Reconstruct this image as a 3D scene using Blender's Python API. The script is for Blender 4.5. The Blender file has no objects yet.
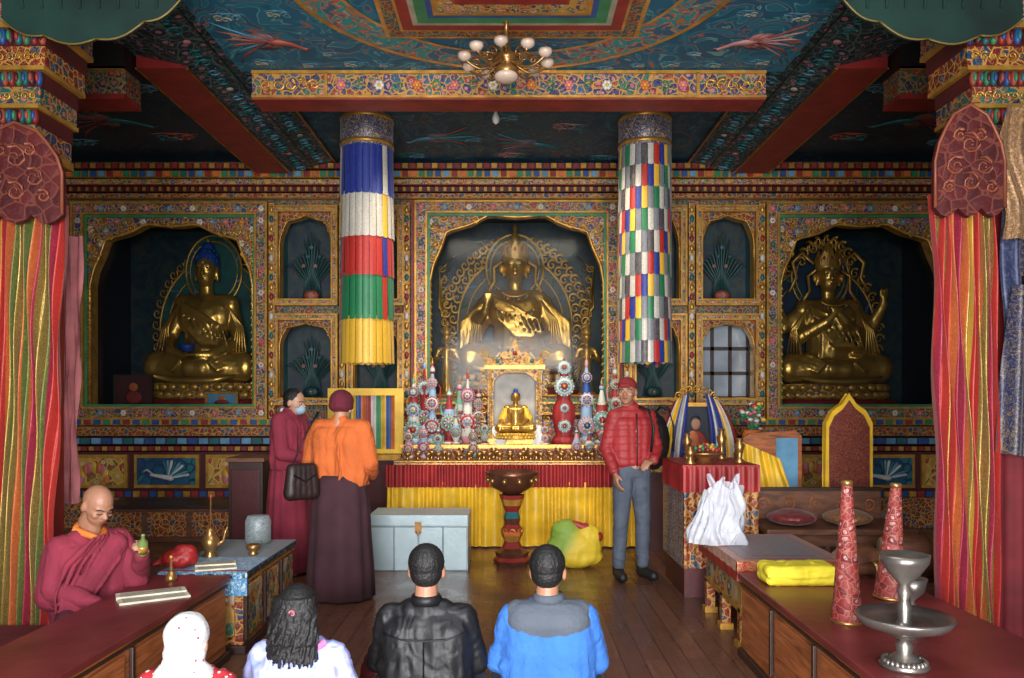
import bpy, math, random
from mathutils import Vector, Matrix, noise
from mathutils.geometry import tessellate_polygon
random.seed(7)
S=bpy.context.scene; COL=S.collection
S.view_settings.view_transform='Standard'
pi=math.pi; sin=math.sin; cos=math.cos
def C(r,g,b):
    l=.3*r+.59*g+.11*b; k=.9; r,g,b=(l+(r-l)*k,l+(g-l)*k,l+(b-l)*k)
    return tuple(((c/255)/12.92 if c/255<=.04045 else ((c/255+.055)/1.055)**2.4) for c in (max(0,r),max(0,g),max(0,b)))+(1,)
# ---------------- materials ----------------
def base(name,rough,metal):
    m=bpy.data.materials.new(name); m.use_nodes=True; nt=m.node_tree; b=nt.nodes['Principled BSDF']
    b.inputs['Roughness'].default_value=rough; b.inputs['Metallic'].default_value=metal
    return m,nt,b
def N(nt,t,**k):
    n=nt.nodes.new(t)
    for a,v in k.items(): setattr(n,a,v)
    return n
def coord(nt,scale=(1,1,1)):
    tc=N(nt,'ShaderNodeTexCoord'); mp=N(nt,'ShaderNodeMapping'); mp.inputs['Scale'].default_value=scale
    nt.links.new(tc.outputs['Object'],mp.inputs['Vector']); return mp.outputs['Vector']
def ramp(nt,fac,cols,const=True,pos=None):
    r=N(nt,'ShaderNodeValToRGB'); cr=r.color_ramp; cr.interpolation='CONSTANT' if const else 'LINEAR'
    n=len(cols)
    for i,c in enumerate(cols):
        p=(pos[i] if pos else (i/n if const else i/max(1,n-1)))
        if i<2: e=cr.elements[i]; e.position=p
        else: e=cr.elements.new(p)
        e.color=c
    if fac is not None: nt.links.new(fac,r.inputs['Fac'])
    return r.outputs['Color']
def mix(nt,fac,a,b,mode='MIX'):
    m=N(nt,'ShaderNodeMix',data_type='RGBA',blend_type=mode)
    for s,v in ((m.inputs[0],fac),(m.inputs[6],a),(m.inputs[7],b)):
        if hasattr(v,'is_output'): nt.links.new(v,s)
        else: s.default_value=v
    return m.outputs[2]
def math_(nt,op,a,b=0.0):
    m=N(nt,'ShaderNodeMath',operation=op)
    for s,v in ((m.inputs[0],a),(m.inputs[1],b)):
        if hasattr(v,'is_output'): nt.links.new(v,s)
        else: s.default_value=v
    return m.outputs[0]
def bumpn(nt,b,h,st,dist=.01):
    n=N(nt,'ShaderNodeBump'); n.inputs['Strength'].default_value=st; n.inputs['Distance'].default_value=dist
    nt.links.new(h,n.inputs['Height']); nt.links.new(n.outputs[0],b.inputs['Normal'])
def noisev(nt,v,scale,detail=3,dist=0):
    n=N(nt,'ShaderNodeTexNoise'); n.inputs['Scale'].default_value=scale; n.inputs['Detail'].default_value=detail; n.inputs['Distortion'].default_value=dist
    nt.links.new(v,n.inputs['Vector']); return n
def M(name,col,rough=.6,metal=0,var=.25,scale=6,bump=.15,bscale=30,spec=None,alpha=None):
    m,nt,b=base(name,rough,metal); v=coord(nt); n=noisev(nt,v,scale)
    dark=tuple(c*(1-var) for c in col[:3])+(1,); lt=tuple(min(1,c*(1+var)) for c in col[:3])+(1,)
    nt.links.new(ramp(nt,n.outputs[0],[dark,lt],False,[.3,.7]),b.inputs['Base Color'])
    if bump: bumpn(nt,b,noisev(nt,v,bscale).outputs[0],bump)
    if spec is not None: b.inputs['Specular IOR Level'].default_value=spec
    if alpha is not None: b.inputs['Alpha'].default_value=alpha
    return m
def warp(nt,v,scale,amt):
    n=noisev(nt,v,scale,2); a=N(nt,'ShaderNodeVectorMath',operation='SCALE'); nt.links.new(n.outputs['Color'],a.inputs[0]); a.inputs['Scale'].default_value=amt
    b=N(nt,'ShaderNodeVectorMath',operation='ADD'); nt.links.new(v,b.inputs[0]); nt.links.new(a.outputs[0],b.inputs[1]); return b.outputs[0]
def ornate(name,pal,scale=12,line=C(190,140,55),lw=.06,dots=None,rough=.5,metal=.1,wamt=.05,rm=.35,grime=.36):
    # painted floral scroll: coloured cells, vine lines in gold and small blossoms
    m,nt,b=base(name,rough,metal); v0=coord(nt); v=warp(nt,v0,scale*.5,wamt)
    vo=N(nt,'ShaderNodeTexVoronoi'); vo.inputs['Scale'].default_value=scale; nt.links.new(v,vo.inputs['Vector'])
    ve=N(nt,'ShaderNodeTexVoronoi',feature='DISTANCE_TO_EDGE'); ve.inputs['Scale'].default_value=scale; nt.links.new(v,ve.inputs['Vector'])
    sp=N(nt,'ShaderNodeSeparateColor'); nt.links.new(vo.outputs['Color'],sp.inputs[0])
    c=ramp(nt,sp.outputs[0],pal)
    vine=noisev(nt,v0,scale*1.6,1,1.5); vn=math_(nt,'LESS_THAN',math_(nt,'ABSOLUTE',math_(nt,'SUBTRACT',vine.outputs[0],.5)),.022)
    c=mix(nt,math_(nt,'MULTIPLY',vn,rm*2),c,line)
    if dots:
        c=mix(nt,math_(nt,'LESS_THAN',vo.outputs['Distance'],.26),c,dots)
        c=mix(nt,math_(nt,'LESS_THAN',vo.outputs['Distance'],.1),c,tuple(x*.35 for x in dots[:3])+(1,))
    e=math_(nt,'LESS_THAN',ve.outputs['Distance'],lw)
    c=mix(nt,e,c,line)
    g=noisev(nt,v0,3.5,3); c=mix(nt,math_(nt,'MULTIPLY',g.outputs[0],grime),c,(.012,.01,.01,1))
    nt.links.new(c,b.inputs['Base Color'])
    bumpn(nt,b,ve.outputs['Distance'],.4,.015); return m
def brocade(name,col,acc,scale=22,thr=.5,rough=.45,metal=.1,stretch=(1,1,1)):
    m,nt,b=base(name,rough,metal); v=coord(nt,stretch)
    n=noisev(nt,v,scale,1,2.5); f=ramp(nt,n.outputs[0],[col,acc,col,acc],True,[0,thr-.06,thr,thr+.13])
    n2=noisev(nt,v,5,2); c=mix(nt,math_(nt,'MULTIPLY',n2.outputs[0],.35),f,tuple(x*.5 for x in col[:3])+(1,))
    nt.links.new(c,b.inputs['Base Color']); bumpn(nt,b,n.outputs[0],.2,.005); b.inputs['Sheen Weight'].default_value=.15; return m
def clouds(name,pal,scale=2,dist=3,rough=.6,pos=None,metal=0,detail=3,const=False):
    m,nt,b=base(name,rough,metal); v=coord(nt); n=noisev(nt,v,scale,detail,dist)
    nt.links.new(ramp(nt,n.outputs[0],pal,const,pos or [.3+.4*i/(len(pal)-1) for i in range(len(pal))]),b.inputs['Base Color']); return m
gold=M('gold_paint',C(192,138,50),.38,.5,.32,9,.2,30)
goldd=M('gilded_statue',C(200,150,64),.3,.74,.28,5,.15,14)
brass=M('brass',C(165,120,65),.32,.75,.25)
silver=M('silver_metal',C(140,132,125),.36,.8,.3)
bronze=M('bronze',C(115,68,48),.35,.6,.3)
redp=M('red_paint',C(140,32,28),.5)
dredp=M('dark_red_paint',C(75,16,18),.5)
beamred=M('beam_red',C(135,36,28),.55)
bluep=M('blue_paint',C(30,70,135),.5); tealp=M('teal_paint',C(20,95,100),.5); greenp=M('green_paint',C(40,120,75),.5)
orangep=M('orange_paint',C(205,100,40),.5); whitep=M('white_paint',C(200,195,185),.5); pinkp=M('pink_paint',C(195,95,110),.5)
yellowp=M('yellow_paint',C(215,165,40),.5); skyp=M('sky_paint',C(85,140,175),.5)
black=M('black_matte',C(18,16,18),.6); darkw=M('dark_wood',C(50,28,20),.45)
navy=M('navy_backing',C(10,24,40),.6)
fl_blue=ornate('floral_blue',[C(18,55,115),C(20,85,125),C(25,48,105),C(140,45,50),C(25,105,95),C(18,50,105)],16,C(200,142,54),.06,C(205,120,125))
fl_red=ornate('floral_red',[C(140,32,28),C(115,22,24),C(20,65,105),C(125,25,30)],19,C(200,142,55),.07)
fl_teal=ornate('floral_teal',[C(10,75,90),C(15,95,95),C(12,50,85),C(125,35,38),C(15,85,85)],16,C(175,128,52),.055,C(205,105,85))
fl_gold=ornate('floral_gold',[C(170,118,40),C(130,80,28),C(25,70,125),C(180,130,50),C(135,35,30),C(165,115,45)],20,C(215,162,70),.09)
fl_multi=ornate('floral_multi',[C(30,70,140),C(160,38,40),C(35,115,78),C(200,148,55),C(190,95,110),C(25,50,100)],23,C(205,152,60),.08,C(205,195,180))
fl_dark=ornate('beam_flowers',[C(10,28,44),C(8,44,56),C(14,30,56),C(16,40,48)],10,C(85,112,108),.04,C(170,108,125),.6,rm=.3,grime=.25)
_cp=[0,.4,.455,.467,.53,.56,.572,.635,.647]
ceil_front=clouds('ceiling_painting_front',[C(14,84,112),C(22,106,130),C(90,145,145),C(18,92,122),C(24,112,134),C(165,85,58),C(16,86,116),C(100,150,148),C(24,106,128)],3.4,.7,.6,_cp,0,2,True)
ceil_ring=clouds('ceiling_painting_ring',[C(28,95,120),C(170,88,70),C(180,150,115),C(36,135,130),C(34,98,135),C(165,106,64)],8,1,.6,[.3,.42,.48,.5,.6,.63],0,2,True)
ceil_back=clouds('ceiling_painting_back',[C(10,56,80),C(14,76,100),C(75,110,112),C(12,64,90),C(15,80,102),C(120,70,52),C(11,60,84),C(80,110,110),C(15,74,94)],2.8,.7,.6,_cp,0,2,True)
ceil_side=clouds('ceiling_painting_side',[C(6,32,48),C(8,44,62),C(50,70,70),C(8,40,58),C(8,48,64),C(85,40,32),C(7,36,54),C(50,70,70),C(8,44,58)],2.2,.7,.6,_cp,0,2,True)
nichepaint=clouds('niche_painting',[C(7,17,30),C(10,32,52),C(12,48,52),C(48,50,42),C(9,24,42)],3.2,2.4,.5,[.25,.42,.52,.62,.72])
greencloth=M('green_cloth',C(10,46,38),.85,0,.5,2.5)
def floor_mat():
    m,nt,b=base('polished_floor_boards',.28,0); v=coord(nt)
    br=N(nt,'ShaderNodeTexBrick'); br.inputs['Scale'].default_value=1; br.inputs['Brick Width'].default_value=1.9; br.inputs['Row Height'].default_value=.13; br.inputs['Mortar Size'].default_value=.004
    br.inputs['Color1'].default_value=C(136,86,62); br.inputs['Color2'].default_value=C(106,66,48); br.inputs['Mortar'].default_value=C(30,17,12)
    mp=N(nt,'ShaderNodeMapping'); mp.inputs['Rotation'].default_value=(0,0,pi/2); nt.links.new(v,mp.inputs[0]); nt.links.new(mp.outputs[0],br.inputs['Vector'])
    n=noisev(nt,coord(nt,(18,1.2,1)),3,5); c=mix(nt,n.outputs[0],br.outputs['Color'],C(72,44,32),'MIX')
    nt.links.new(c,b.inputs['Base Color']); nt.links.new(ramp(nt,noisev(nt,v,2.5).outputs[0],[(.2,)*3+(1,),(.42,)*3+(1,)],False,[.3,.7]),b.inputs['Roughness'])
    bumpn(nt,b,n.outputs[0],.08,.01); return m
def woodm(name,col,dark,sc=(2,2,14),rough=.4):
    m,nt,b=base(name,rough,0); v=coord(nt,sc); n=noisev(nt,v,3,6,1.2)
    nt.links.new(ramp(nt,n.outputs[0],[dark,col],False,[.3,.65]),b.inputs['Base Color']); bumpn(nt,b,n.outputs[0],.1,.01); return m
woodor=woodm('varnished_orange_wood',C(178,98,48),C(118,58,28),(2,1,12))
woodbr=woodm('carved_brown_wood',C(118,70,44),C(76,44,28),(1.5,5,5),.5)
# ---------------- mesh builder ----------------
class B:
    def __init__(s): s.v=[];s.f=[];s.m=[];s.sm=[];s.mats=[]
    def mi(s,mat):
        if mat not in s.mats: s.mats.append(mat)
        return s.mats.index(mat)
    def add(s,vs,fs,mat,smooth=False,X=None):
        o=len(s.v)
        for p in vs:
            p=Vector(p); s.v.append(X@p if X else p)
        k=s.mi(mat) if not isinstance(mat,list) else None
        for i,f in enumerate(fs):
            s.f.append(tuple(o+j for j in f)); s.m.append(k if k is not None else s.mi(mat[i])); s.sm.append(smooth)
    def box(s,x0,x1,y0,y1,z0,z1,mat,X=None):
        s.add([(x0,y0,z0),(x1,y0,z0),(x1,y1,z0),(x0,y1,z0),(x0,y0,z1),(x1,y0,z1),(x1,y1,z1),(x0,y1,z1)],
              [(0,3,2,1),(4,5,6,7),(0,1,5,4),(1,2,6,5),(2,3,7,6),(3,0,4,7)],mat,False,X); return s
    def lathe(s,prof,mat,seg=24,c=(0,0,0),fold=None,sx=1,sy=1,smooth=True,X=None,mats=None,ph=0):
        vs=[];fs=[];ml=[];n=len(prof)
        for i,(r,z) in enumerate(prof):
            for j in range(seg):
                a=2*pi*j/seg; rr=r
                if fold: rr=r*(1+fold[1]*(fold[2](i/(n-1)) if len(fold)>2 else 1)*sin(fold[0]*a+ph+1.3*sin(a*2)))
                vs.append((c[0]+rr*cos(a)*sx,c[1]+rr*sin(a)*sy,c[2]+z))
        for i in range(n-1):
            for j in range(seg):
                k=(j+1)%seg; fs.append((i*seg+j,i*seg+k,(i+1)*seg+k,(i+1)*seg+j)); ml.append(mats[i] if mats else mat)
        if prof[0][0]>1e-4: fs.append(tuple(reversed(range(seg)))); ml.append(mats[0] if mats else mat)
        if prof[-1][0]>1e-4: fs.append(tuple((n-1)*seg+j for j in range(seg))); ml.append(mats[-1] if mats else mat)
        s.add(vs,fs,ml,smooth,X); return s
    def sph(s,c,r,mat,X=None,seg=16,rings=10):
        if not hasattr(r,'__len__'): r=(r,r,r)
        prof=[(sin(pi*i/rings),-cos(pi*i/rings)) for i in range(rings+1)]
        prof[0]=(0.001,-1); prof[-1]=(0.001,1)
        T=Matrix.Translation(c)@Matrix.Diagonal((r[0],r[1],r[2],1))
        if X: T=X@T
        return s.lathe(prof,mat,seg,X=T)
    def _axis(s,p,q):
        p=Vector(p);q=Vector(q);d=q-p
        return Matrix.Translation(p)@d.to_track_quat('Z','Y').to_matrix().to_4x4(), d.length
    def cap(s,p,q,r1,r2,mat,seg=12,X=None):
        T,L=s._axis(p,q)
        if L<1e-5: return s.sph(p,r1,mat,X,seg)
        pr=[(max(.0008,r1*sin(pi/2*i/4)),-r1*cos(pi/2*i/4)) for i in range(5)]+[(max(.0008,r2*cos(pi/2*i/4)),L+r2*sin(pi/2*i/4)) for i in range(5)]
        return s.lathe(pr,mat,seg,X=(X@T if X else T))
    def cyl(s,p,q,r1,r2,mat,seg=16,X=None):
        T,L=s._axis(p,q); T=X@T if X else T
        return s.lathe([(r1,0),(r2,L)],mat,seg,smooth=(seg>8),X=T)
    def tube(s,pts,r,mat,seg=6,X=None,flat=1):
        pts=[Vector(p) for p in pts]; n=len(pts); vs=[];fs=[]
        up=Vector((.13,.21,.97))
        for i,p in enumerate(pts):
            d=(pts[min(i+1,n-1)]-pts[max(i-1,0)]).normalized(); a=d.cross(up)
            if a.length<.1: a=d.cross(Vector((1,.1,0)))
            a.normalize(); b=d.cross(a); rr=r[i] if hasattr(r,'__len__') else r
            for j in range(seg):
                t=2*pi*j/seg; vs.append(p+a*rr*cos(t)+b*rr*flat*sin(t))
        for i in range(n-1):
            for j in range(seg):
                k=(j+1)%seg; fs.append((i*seg+j,i*seg+k,(i+1)*seg+k,(i+1)*seg+j))
        fs.append(tuple(range(seg))); fs.append(tuple((n-1)*seg+j for j in range(seg)))
        s.add(vs,fs,mat,True,X); return s
    def plate(s,outer,holes,y0,y1,mat,X=None,side=None):
        loops=[outer]+list(holes); tri=tessellate_polygon([[Vector((x,z,0)) for x,z in l] for l in loops])
        fl=[p for l in loops for p in l]; n=len(fl)
        vs=[(x,y0,z) for x,z in fl]+[(x,y1,z) for x,z in fl]
        fs=[tuple(t) for t in tri]+[tuple(n+i for i in reversed(t)) for t in tri]; ml=[mat]*len(fs); o=0
        for l in loops:
            L=len(l)
            for i in range(L):
                j=(i+1)%L; fs.append((o+i,o+j,n+o+j,n+o+i)); ml.append(side or mat)
            o+=L
        s.add(vs,fs,ml,False,X); return s
    def sheet(s,fn,nu,nv,mat,X=None,smooth=True):
        vs=[fn(i/nu,j/nv) for j in range(nv+1) for i in range(nu+1)]; fs=[];ml=[]
        for j in range(nv):
            for i in range(nu):
                a=j*(nu+1)+i; fs.append((a,a+1,a+nu+2,a+nu+1)); ml.append(mat(i,j) if callable(mat) else mat)
        s.add(vs,fs,ml,smooth,X); return s
    def spiral(s,c,r,mat,th=.012,turns=1.4,a0=0,mir=1,X=None):
        pts=[]
        for i in range(13):
            t=i/12; a=a0+turns*2*pi*t; rr=r*(1-.85*t); pts.append((c[0]+mir*rr*cos(a),c[1],c[2]+rr*sin(a)))
        return s.tube(pts,[th*(1.2-.7*i/12) for i in range(13)],mat,5,X)
    def mesh(s,name):
        me=bpy.data.meshes.new(name); me.from_pydata([tuple(v) for v in s.v],[],s.f)
        for m in s.mats: me.materials.append(m)
        me.polygons.foreach_set('material_index',s.m); me.polygons.foreach_set('use_smooth',s.sm); me.update(); return me
    def obj(s,name,label=None,cat=None,parent=None,loc=(0,0,0),rz=0,kind=None,group=None,bevel=0):
        o=bpy.data.objects.new(name,s.mesh(name)); COL.objects.link(o)
        return setup(o,label,cat,parent,loc,rz,kind,group,bevel)
def setup(o,label=None,cat=None,parent=None,loc=(0,0,0),rz=0,kind=None,group=None,bevel=0):
    o.location=loc; o.rotation_euler=(0,0,rz)
    if parent: o.parent=parent
    if label: o['label']=label
    if cat: o['category']=cat
    if kind: o['kind']=kind
    if group: o['group']=group
    if bevel:
        b=o.modifiers.new('bevel','BEVEL'); b.width=bevel; b.segments=2; b.limit_method='ANGLE'
    return o
def root(name,label,cat,loc=(0,0,0),rz=0,group=None):
    o=bpy.data.objects.new(name,None); o.empty_display_size=.05; COL.objects.link(o)
    return setup(o,label,cat,None,loc,rz,None,group)
def dup(o,loc,rz=0,label=None,scale=None):
    n=o.copy(); COL.objects.link(n); n.location=loc; n.rotation_euler=(0,0,rz)
    if scale: n.scale=(scale,)*3
    if label: n['label']=label
    for c in list(o.children):
        k=c.copy(); COL.objects.link(k); k.parent=n
    return n
def remesh(b,name,voxel,it,mat,wr=0,wf=6,wz=1,parent=None,ripple=0,**k):
    o=b.obj(name); o.data.materials.clear()
    r=o.modifiers.new('r','REMESH'); r.mode='VOXEL'; r.voxel_size=voxel; r.use_smooth_shade=True
    if it:
        q=o.modifiers.new('s','SMOOTH'); q.factor=.5; q.iterations=it
    dg=bpy.context.evaluated_depsgraph_get(); me=bpy.data.meshes.new_from_object(o.evaluated_get(dg))
    old=o.data; o.modifiers.clear(); o.data=me; bpy.data.meshes.remove(old); me.name=name
    me.materials.clear(); me.materials.append(mat)
    if wr or ripple:
        nn=[v.normal.copy() for v in me.vertices]
        for v,n in zip(me.vertices,nn):
            p=v.co.copy(); q=Vector((p.x*wf,p.y*wf,p.z*wf*wz)); w1=noise.noise(q*.45); q+=Vector((w1,noise.noise(q*.45+Vector((5,0,0))),w1*.6))*1.2
            d=noise.noise(q); e=noise.noise(q*2.1+Vector((3,7,1)))
            v.co=p+n*(wr*(1.1*(d*d*3-.2)*(1 if d>0 else -1)+.35*e)+ripple*(abs(sin(p.z*52+e*.5))**.6-.5))
    for p in me.polygons: p.use_smooth=True
    return setup(o,parent=parent,**k)
# ---------------- room shell ----------------
CX=.06; YW=10.0
B().box(-5.9,5.9,-4,11.4,-.1,0,floor_mat()).obj('floor',kind='structure',label='polished dark brown wooden floor boards')
def arch(x0,x1,z0,zs,zt,cusp=3,n=36,am=.07,pw=.6):
    cx=(x0+x1)/2; hw=(x1-x0)/2; pts=[(x0,z0),(x1,z0)]
    for i in range(n+1):
        t=pi*i/n; k=1-am*abs(sin(cusp*t)); s_=sin(t)
        pts.append((cx+hw*cos(t)*k,zs+(zt-zs)*(max(0,s_)**pw)*k))
    return pts
big=[(-5.3,-3.28,1.44,2.95,3.74),(-1.08,1.08,1.58,3.0,3.86),(3.28,5.3,1.44,2.95,3.74)]
small=[]
for sg in (-1,1):
    for a,b in ((1.48,2.02),(2.3,2.95)):
        x0,x1=(a,b) if sg>0 else (-b,-a)
        small+= [(x0,x1,2.78,3.45,3.82),(x0,x1,1.55,2.2,2.48)]
holes=[arch(a+CX,b+CX,c,d,e,5) for a,b,c,d,e in big]+[arch(a+CX,b+CX,c,d,e,4) for a,b,c,d,e in small]
B().plate([(-5.8,0),(5.8,0),(5.8,4.7),(-5.8,4.7)],holes,YW,YW+.12,fl_teal,side=gold).obj('wall_back',kind='structure',label='ornately painted shrine wall with arched niches')
wdark=M('dark_side_wall',C(24,12,14),.6)
B().box(-5.9,-5.8,-1,11.4,0,4.8,wdark).obj('wall_left',kind='structure')
B().box(5.8,5.9,-1,11.4,0,4.8,wdark).obj('wall_right',kind='structure')
tn=[0]
def trim(b,label=None,bevel=0):
    tn[0]+=1; return b.obj('trim_%d'%tn[0],kind='structure',label=label or 'painted and gilded carved moulding',bevel=bevel)
for (a,b,c,d,e) in big:
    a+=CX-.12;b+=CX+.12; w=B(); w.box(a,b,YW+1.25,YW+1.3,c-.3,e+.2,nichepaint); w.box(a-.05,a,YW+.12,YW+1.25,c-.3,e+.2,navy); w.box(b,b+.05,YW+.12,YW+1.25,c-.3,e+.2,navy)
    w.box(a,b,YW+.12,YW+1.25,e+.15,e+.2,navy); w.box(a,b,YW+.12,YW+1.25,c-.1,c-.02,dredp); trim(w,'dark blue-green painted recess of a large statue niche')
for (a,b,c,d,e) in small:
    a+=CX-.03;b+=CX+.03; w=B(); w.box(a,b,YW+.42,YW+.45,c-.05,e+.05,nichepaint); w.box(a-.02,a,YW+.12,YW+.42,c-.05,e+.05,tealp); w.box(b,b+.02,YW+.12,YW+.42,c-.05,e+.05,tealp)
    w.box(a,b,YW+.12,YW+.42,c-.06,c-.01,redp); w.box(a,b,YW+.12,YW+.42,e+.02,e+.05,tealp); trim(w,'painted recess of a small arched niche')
def ring(x0,x1,z0,z1,t): return [(x0,z0),(x1,z0),(x1,z1),(x0,z1)],[(x0+t,z0+t),(x1-t,z0+t),(x1-t,z1-t),(x0+t,z1-t)]
def blossom(q,x,y,z,r,m1,m2):
    for k in range(6):
        a=2*pi*k/6; q.sph((x+r*.6*cos(a),y,z+r*.6*sin(a)),(r*.42,.01,r*.42),m1,seg=7,rings=4)
    q.sph((x,y-.006,z),(r*.35,.012,r*.35),m2,seg=7,rings=4)
def frame_for(n,ox0,ox1,oz0,oz1,cusp,big_):
    a,b,c,d,e=n; a+=CX;b+=CX; ox0+=CX; ox1+=CX
    t=.13 if big_ else .055
    q=B(); o,i=ring(ox0,ox1,oz0,oz1,t); q.plate(o,[i],YW-.1,YW,fl_blue if big_ else fl_multi)
    o,i=ring(ox0-.015,ox1+.015,oz0-.015,oz1+.015,.025); q.plate(o,[i],YW-.13,YW,gold)
    o,i=ring(ox0+t-.01,ox1-t+.01,oz0+t-.01,oz1-t+.01,.022); q.plate(o,[i],YW-.13,YW,gold)
    if big_:
        o,i=ring(ox0-.06,ox1+.06,oz0-.05,oz1+.03,.035); q.plate(o,[i],YW-.06,YW,redp)
        o,i=ring(ox0+t+.012,ox1-t-.012,oz0+t+.012,oz1-t-.012,.03); q.plate(o,[i],YW-.08,YW,greenp)
    ix0,ix1,iz0,iz1=ox0+t,ox1-t,oz0+t,oz1-t
    q.plate([(ix0,iz0),(ix1,iz0),(ix1,iz1),(ix0,iz1)],[arch(a,b,c,d,e,cusp)],YW-.05,YW,fl_blue if big_ else fl_red,side=gold)
    ar=arch(a,b,c,d,e,cusp)[2:]
    q.tube([(x,YW-.06,z) for x,z in arch(a,b,c,d,e,cusp)]+[(a,YW-.06,c)],.02 if big_ else .01,gold)
    rs=.058 if big_ else .03
    for k,(x,z) in enumerate(ar):
        if k%(2 if big_ else 4)==0:
            for l in range(6 if big_ else 1):
                dx=(x-(a+b)/2)*(.04*l+.03); zz=z+rs*(.6+1.5*l)*max(.15,sin(pi*k/36)); xx=x+dx
                if ix0+rs*.7<xx<ix1-rs*.7 and zz<iz1-rs*.6:
                    if big_ and (k//2+l)%4==3: blossom(q,xx,YW-.065,zz,rs*.75,[pinkp,skyp,whitep,orangep][(k+l)%4],yellowp)
                    else: q.spiral((xx,YW-.07,zz),rs,gold,.011 if big_ else .006,1.3,random.uniform(0,6),1 if xx<(a+b)/2 else -1)
    if big_:
        z=c+.1
        while z<d:
            for xx,mr in (((ix0+a)/2,1),((ix1+b)/2,-1)): q.spiral((xx,YW-.07,z),.045,gold,.01,1.3,0,mr)
            z+=.09
        nx=int((ox1-ox0)/.15)
        for k in range(nx+1):
            xx=ox0+t/2+(ox1-ox0-t)*k/nx
            for zz in (oz0+t/2,oz1-t/2):
                if k%2: q.spiral((xx,YW-.105,zz),.044,gold,.008,1.3,k)
                else: blossom(q,xx,YW-.105,zz,.038,[pinkp,skyp,whitep][(k//2)%3],yellowp)
        nz=int((oz1-oz0)/.15)
        for k in range(1,nz):
            zz=oz0+t/2+(oz1-oz0-t)*k/nz
            for xx in (ox0+t/2,ox1-t/2):
                if k%2: q.spiral((xx,YW-.105,zz),.044,gold,.008,1.3,k)
                else: blossom(q,xx,YW-.105,zz,.038,[pinkp,tealp,whitep][(k//2)%3],orangep)
    trim(q,'gilded scrollwork niche frame with painted flowers')
frame_for(big[0],-5.5,-3.1,1.3,3.96,5,True)
frame_for(big[1],-1.25,1.25,1.36,3.98,5,True)
frame_for(big[2],3.1,5.5,1.3,3.96,5,True)
for n in small: frame_for(n,n[0]-.07,n[1]+.07,n[2]-.07,n[4]+.1,4,False)
for x in (-3.03,-2.16,-1.36,1.36,2.16,3.03):
    q=B(); q.box(x+CX-.035,x+CX+.035,YW-.12,YW,1.3,3.96,fl_gold)
    for k in range(22): q.sph((x+CX,YW-.13,1.36+.12*k),(.028,.02,.045),[redp,gold,tealp,gold,whitep,gold][k%6],seg=8,rings=5)
    trim(q,'slender gilt and painted colonnette')
def row(z0,z1,y,mats,wd,gap=.0,x0=-5.75,x1=5.75,back=gold):
    q=B(); q.box(x0,x1,y+.02,YW,z0,z1,back); x=x0;i=0
    while x<x1:
        q.box(x+gap/2,min(x1,x+wd-gap/2),y,y+.03,z0+.006,z1-.006,mats[i%len(mats)]); x+=wd;i+=1
    trim(q)
row(4.33,4.4,YW-.32,[redp,gold],.09,.025,back=dredp)
row(4.24,4.32,YW-.27,[bluep,skyp,redp,orangep,greenp,tealp],.1,.03,back=gold)
row(4.16,4.23,YW-.22,[fl_multi],.6,0,back=redp)
row(4.09,4.15,YW-.17,[gold,dredp],.05,.015,back=dredp)
row(4.02,4.08,YW-.13,[fl_red],.6,0)
row(1.22,1.29,YW-.2,[redp,bluep,greenp,bluep],.12,.04,-5.75,5.75)
row(1.09,1.2,YW-.26,[fl_red],.8,.0)
row(.99,1.07,YW-.32,[tealp,skyp,bluep,skyp],.13,.02,back=dredp)
row(.91,.97,YW-.36,[gold,redp],.08,.02,back=dredp)
q=B(); q.box(-5.75,5.75,YW-.36,YW,.44,.9,dredp); trim(q,'dark red dado behind painted panels')
row(.36,.44,YW-.42,[gold,redp,bluep],.1,.02,back=dredp)
q=B(); q.box(-5.75,5.75,YW-.45,YW,0,.36,fl_red); trim(q,'painted red plinth')
pan_y=ornate('lotus_panel',[C(190,130,35),C(205,150,45),C(140,85,30),C(165,60,35)],9,C(215,175,75),.06,C(220,185,120))
pan_b=ornate('sky_panel',[C(20,95,130),C(20,75,115),C(30,120,130),C(25,85,125)],7,C(20,50,95),.05,None,rm=.4)
k=0;x=-5.4
while x<5.3:
    q=B(); q.box(0,.78,-.03,0,0,.4,gold); q.box(.04,.74,-.045,-.03,.04,.36,pan_y if k%2==0 else pan_b)
    if k%2==0:
        for l in range(9):
            a=pi*l/8; q.sph((.39+.15*cos(a),-.05,.12+.13*sin(a)),(.04,.012,.07),[orangep,yellowp,pinkp][l%3],Matrix.Identity(4),8,6)
    else:
        for l in range(9):
            a=.2+1.6*l/8; q.cap((.42,-.05,.12),(.42+.24*cos(a),-.05,.12+.2*sin(a)),.012,.018,[whitep,skyp,tealp][l%3],8)
        q.cap((.45,-.05,.12),(.22,-.055,.16),.035,.018,whitep,8); q.tube([(.25,-.055,.16),(.17,-.055,.22),(.13,-.055,.2)],.012,whitep)
    q.obj('wall_painting','small gilt-framed dado painting of '+('a golden lotus' if k%2==0 else 'a white and blue bird'),'painting',loc=(x,YW-.362,.47),group='dado paintings')
    x+=.86;k+=1
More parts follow.
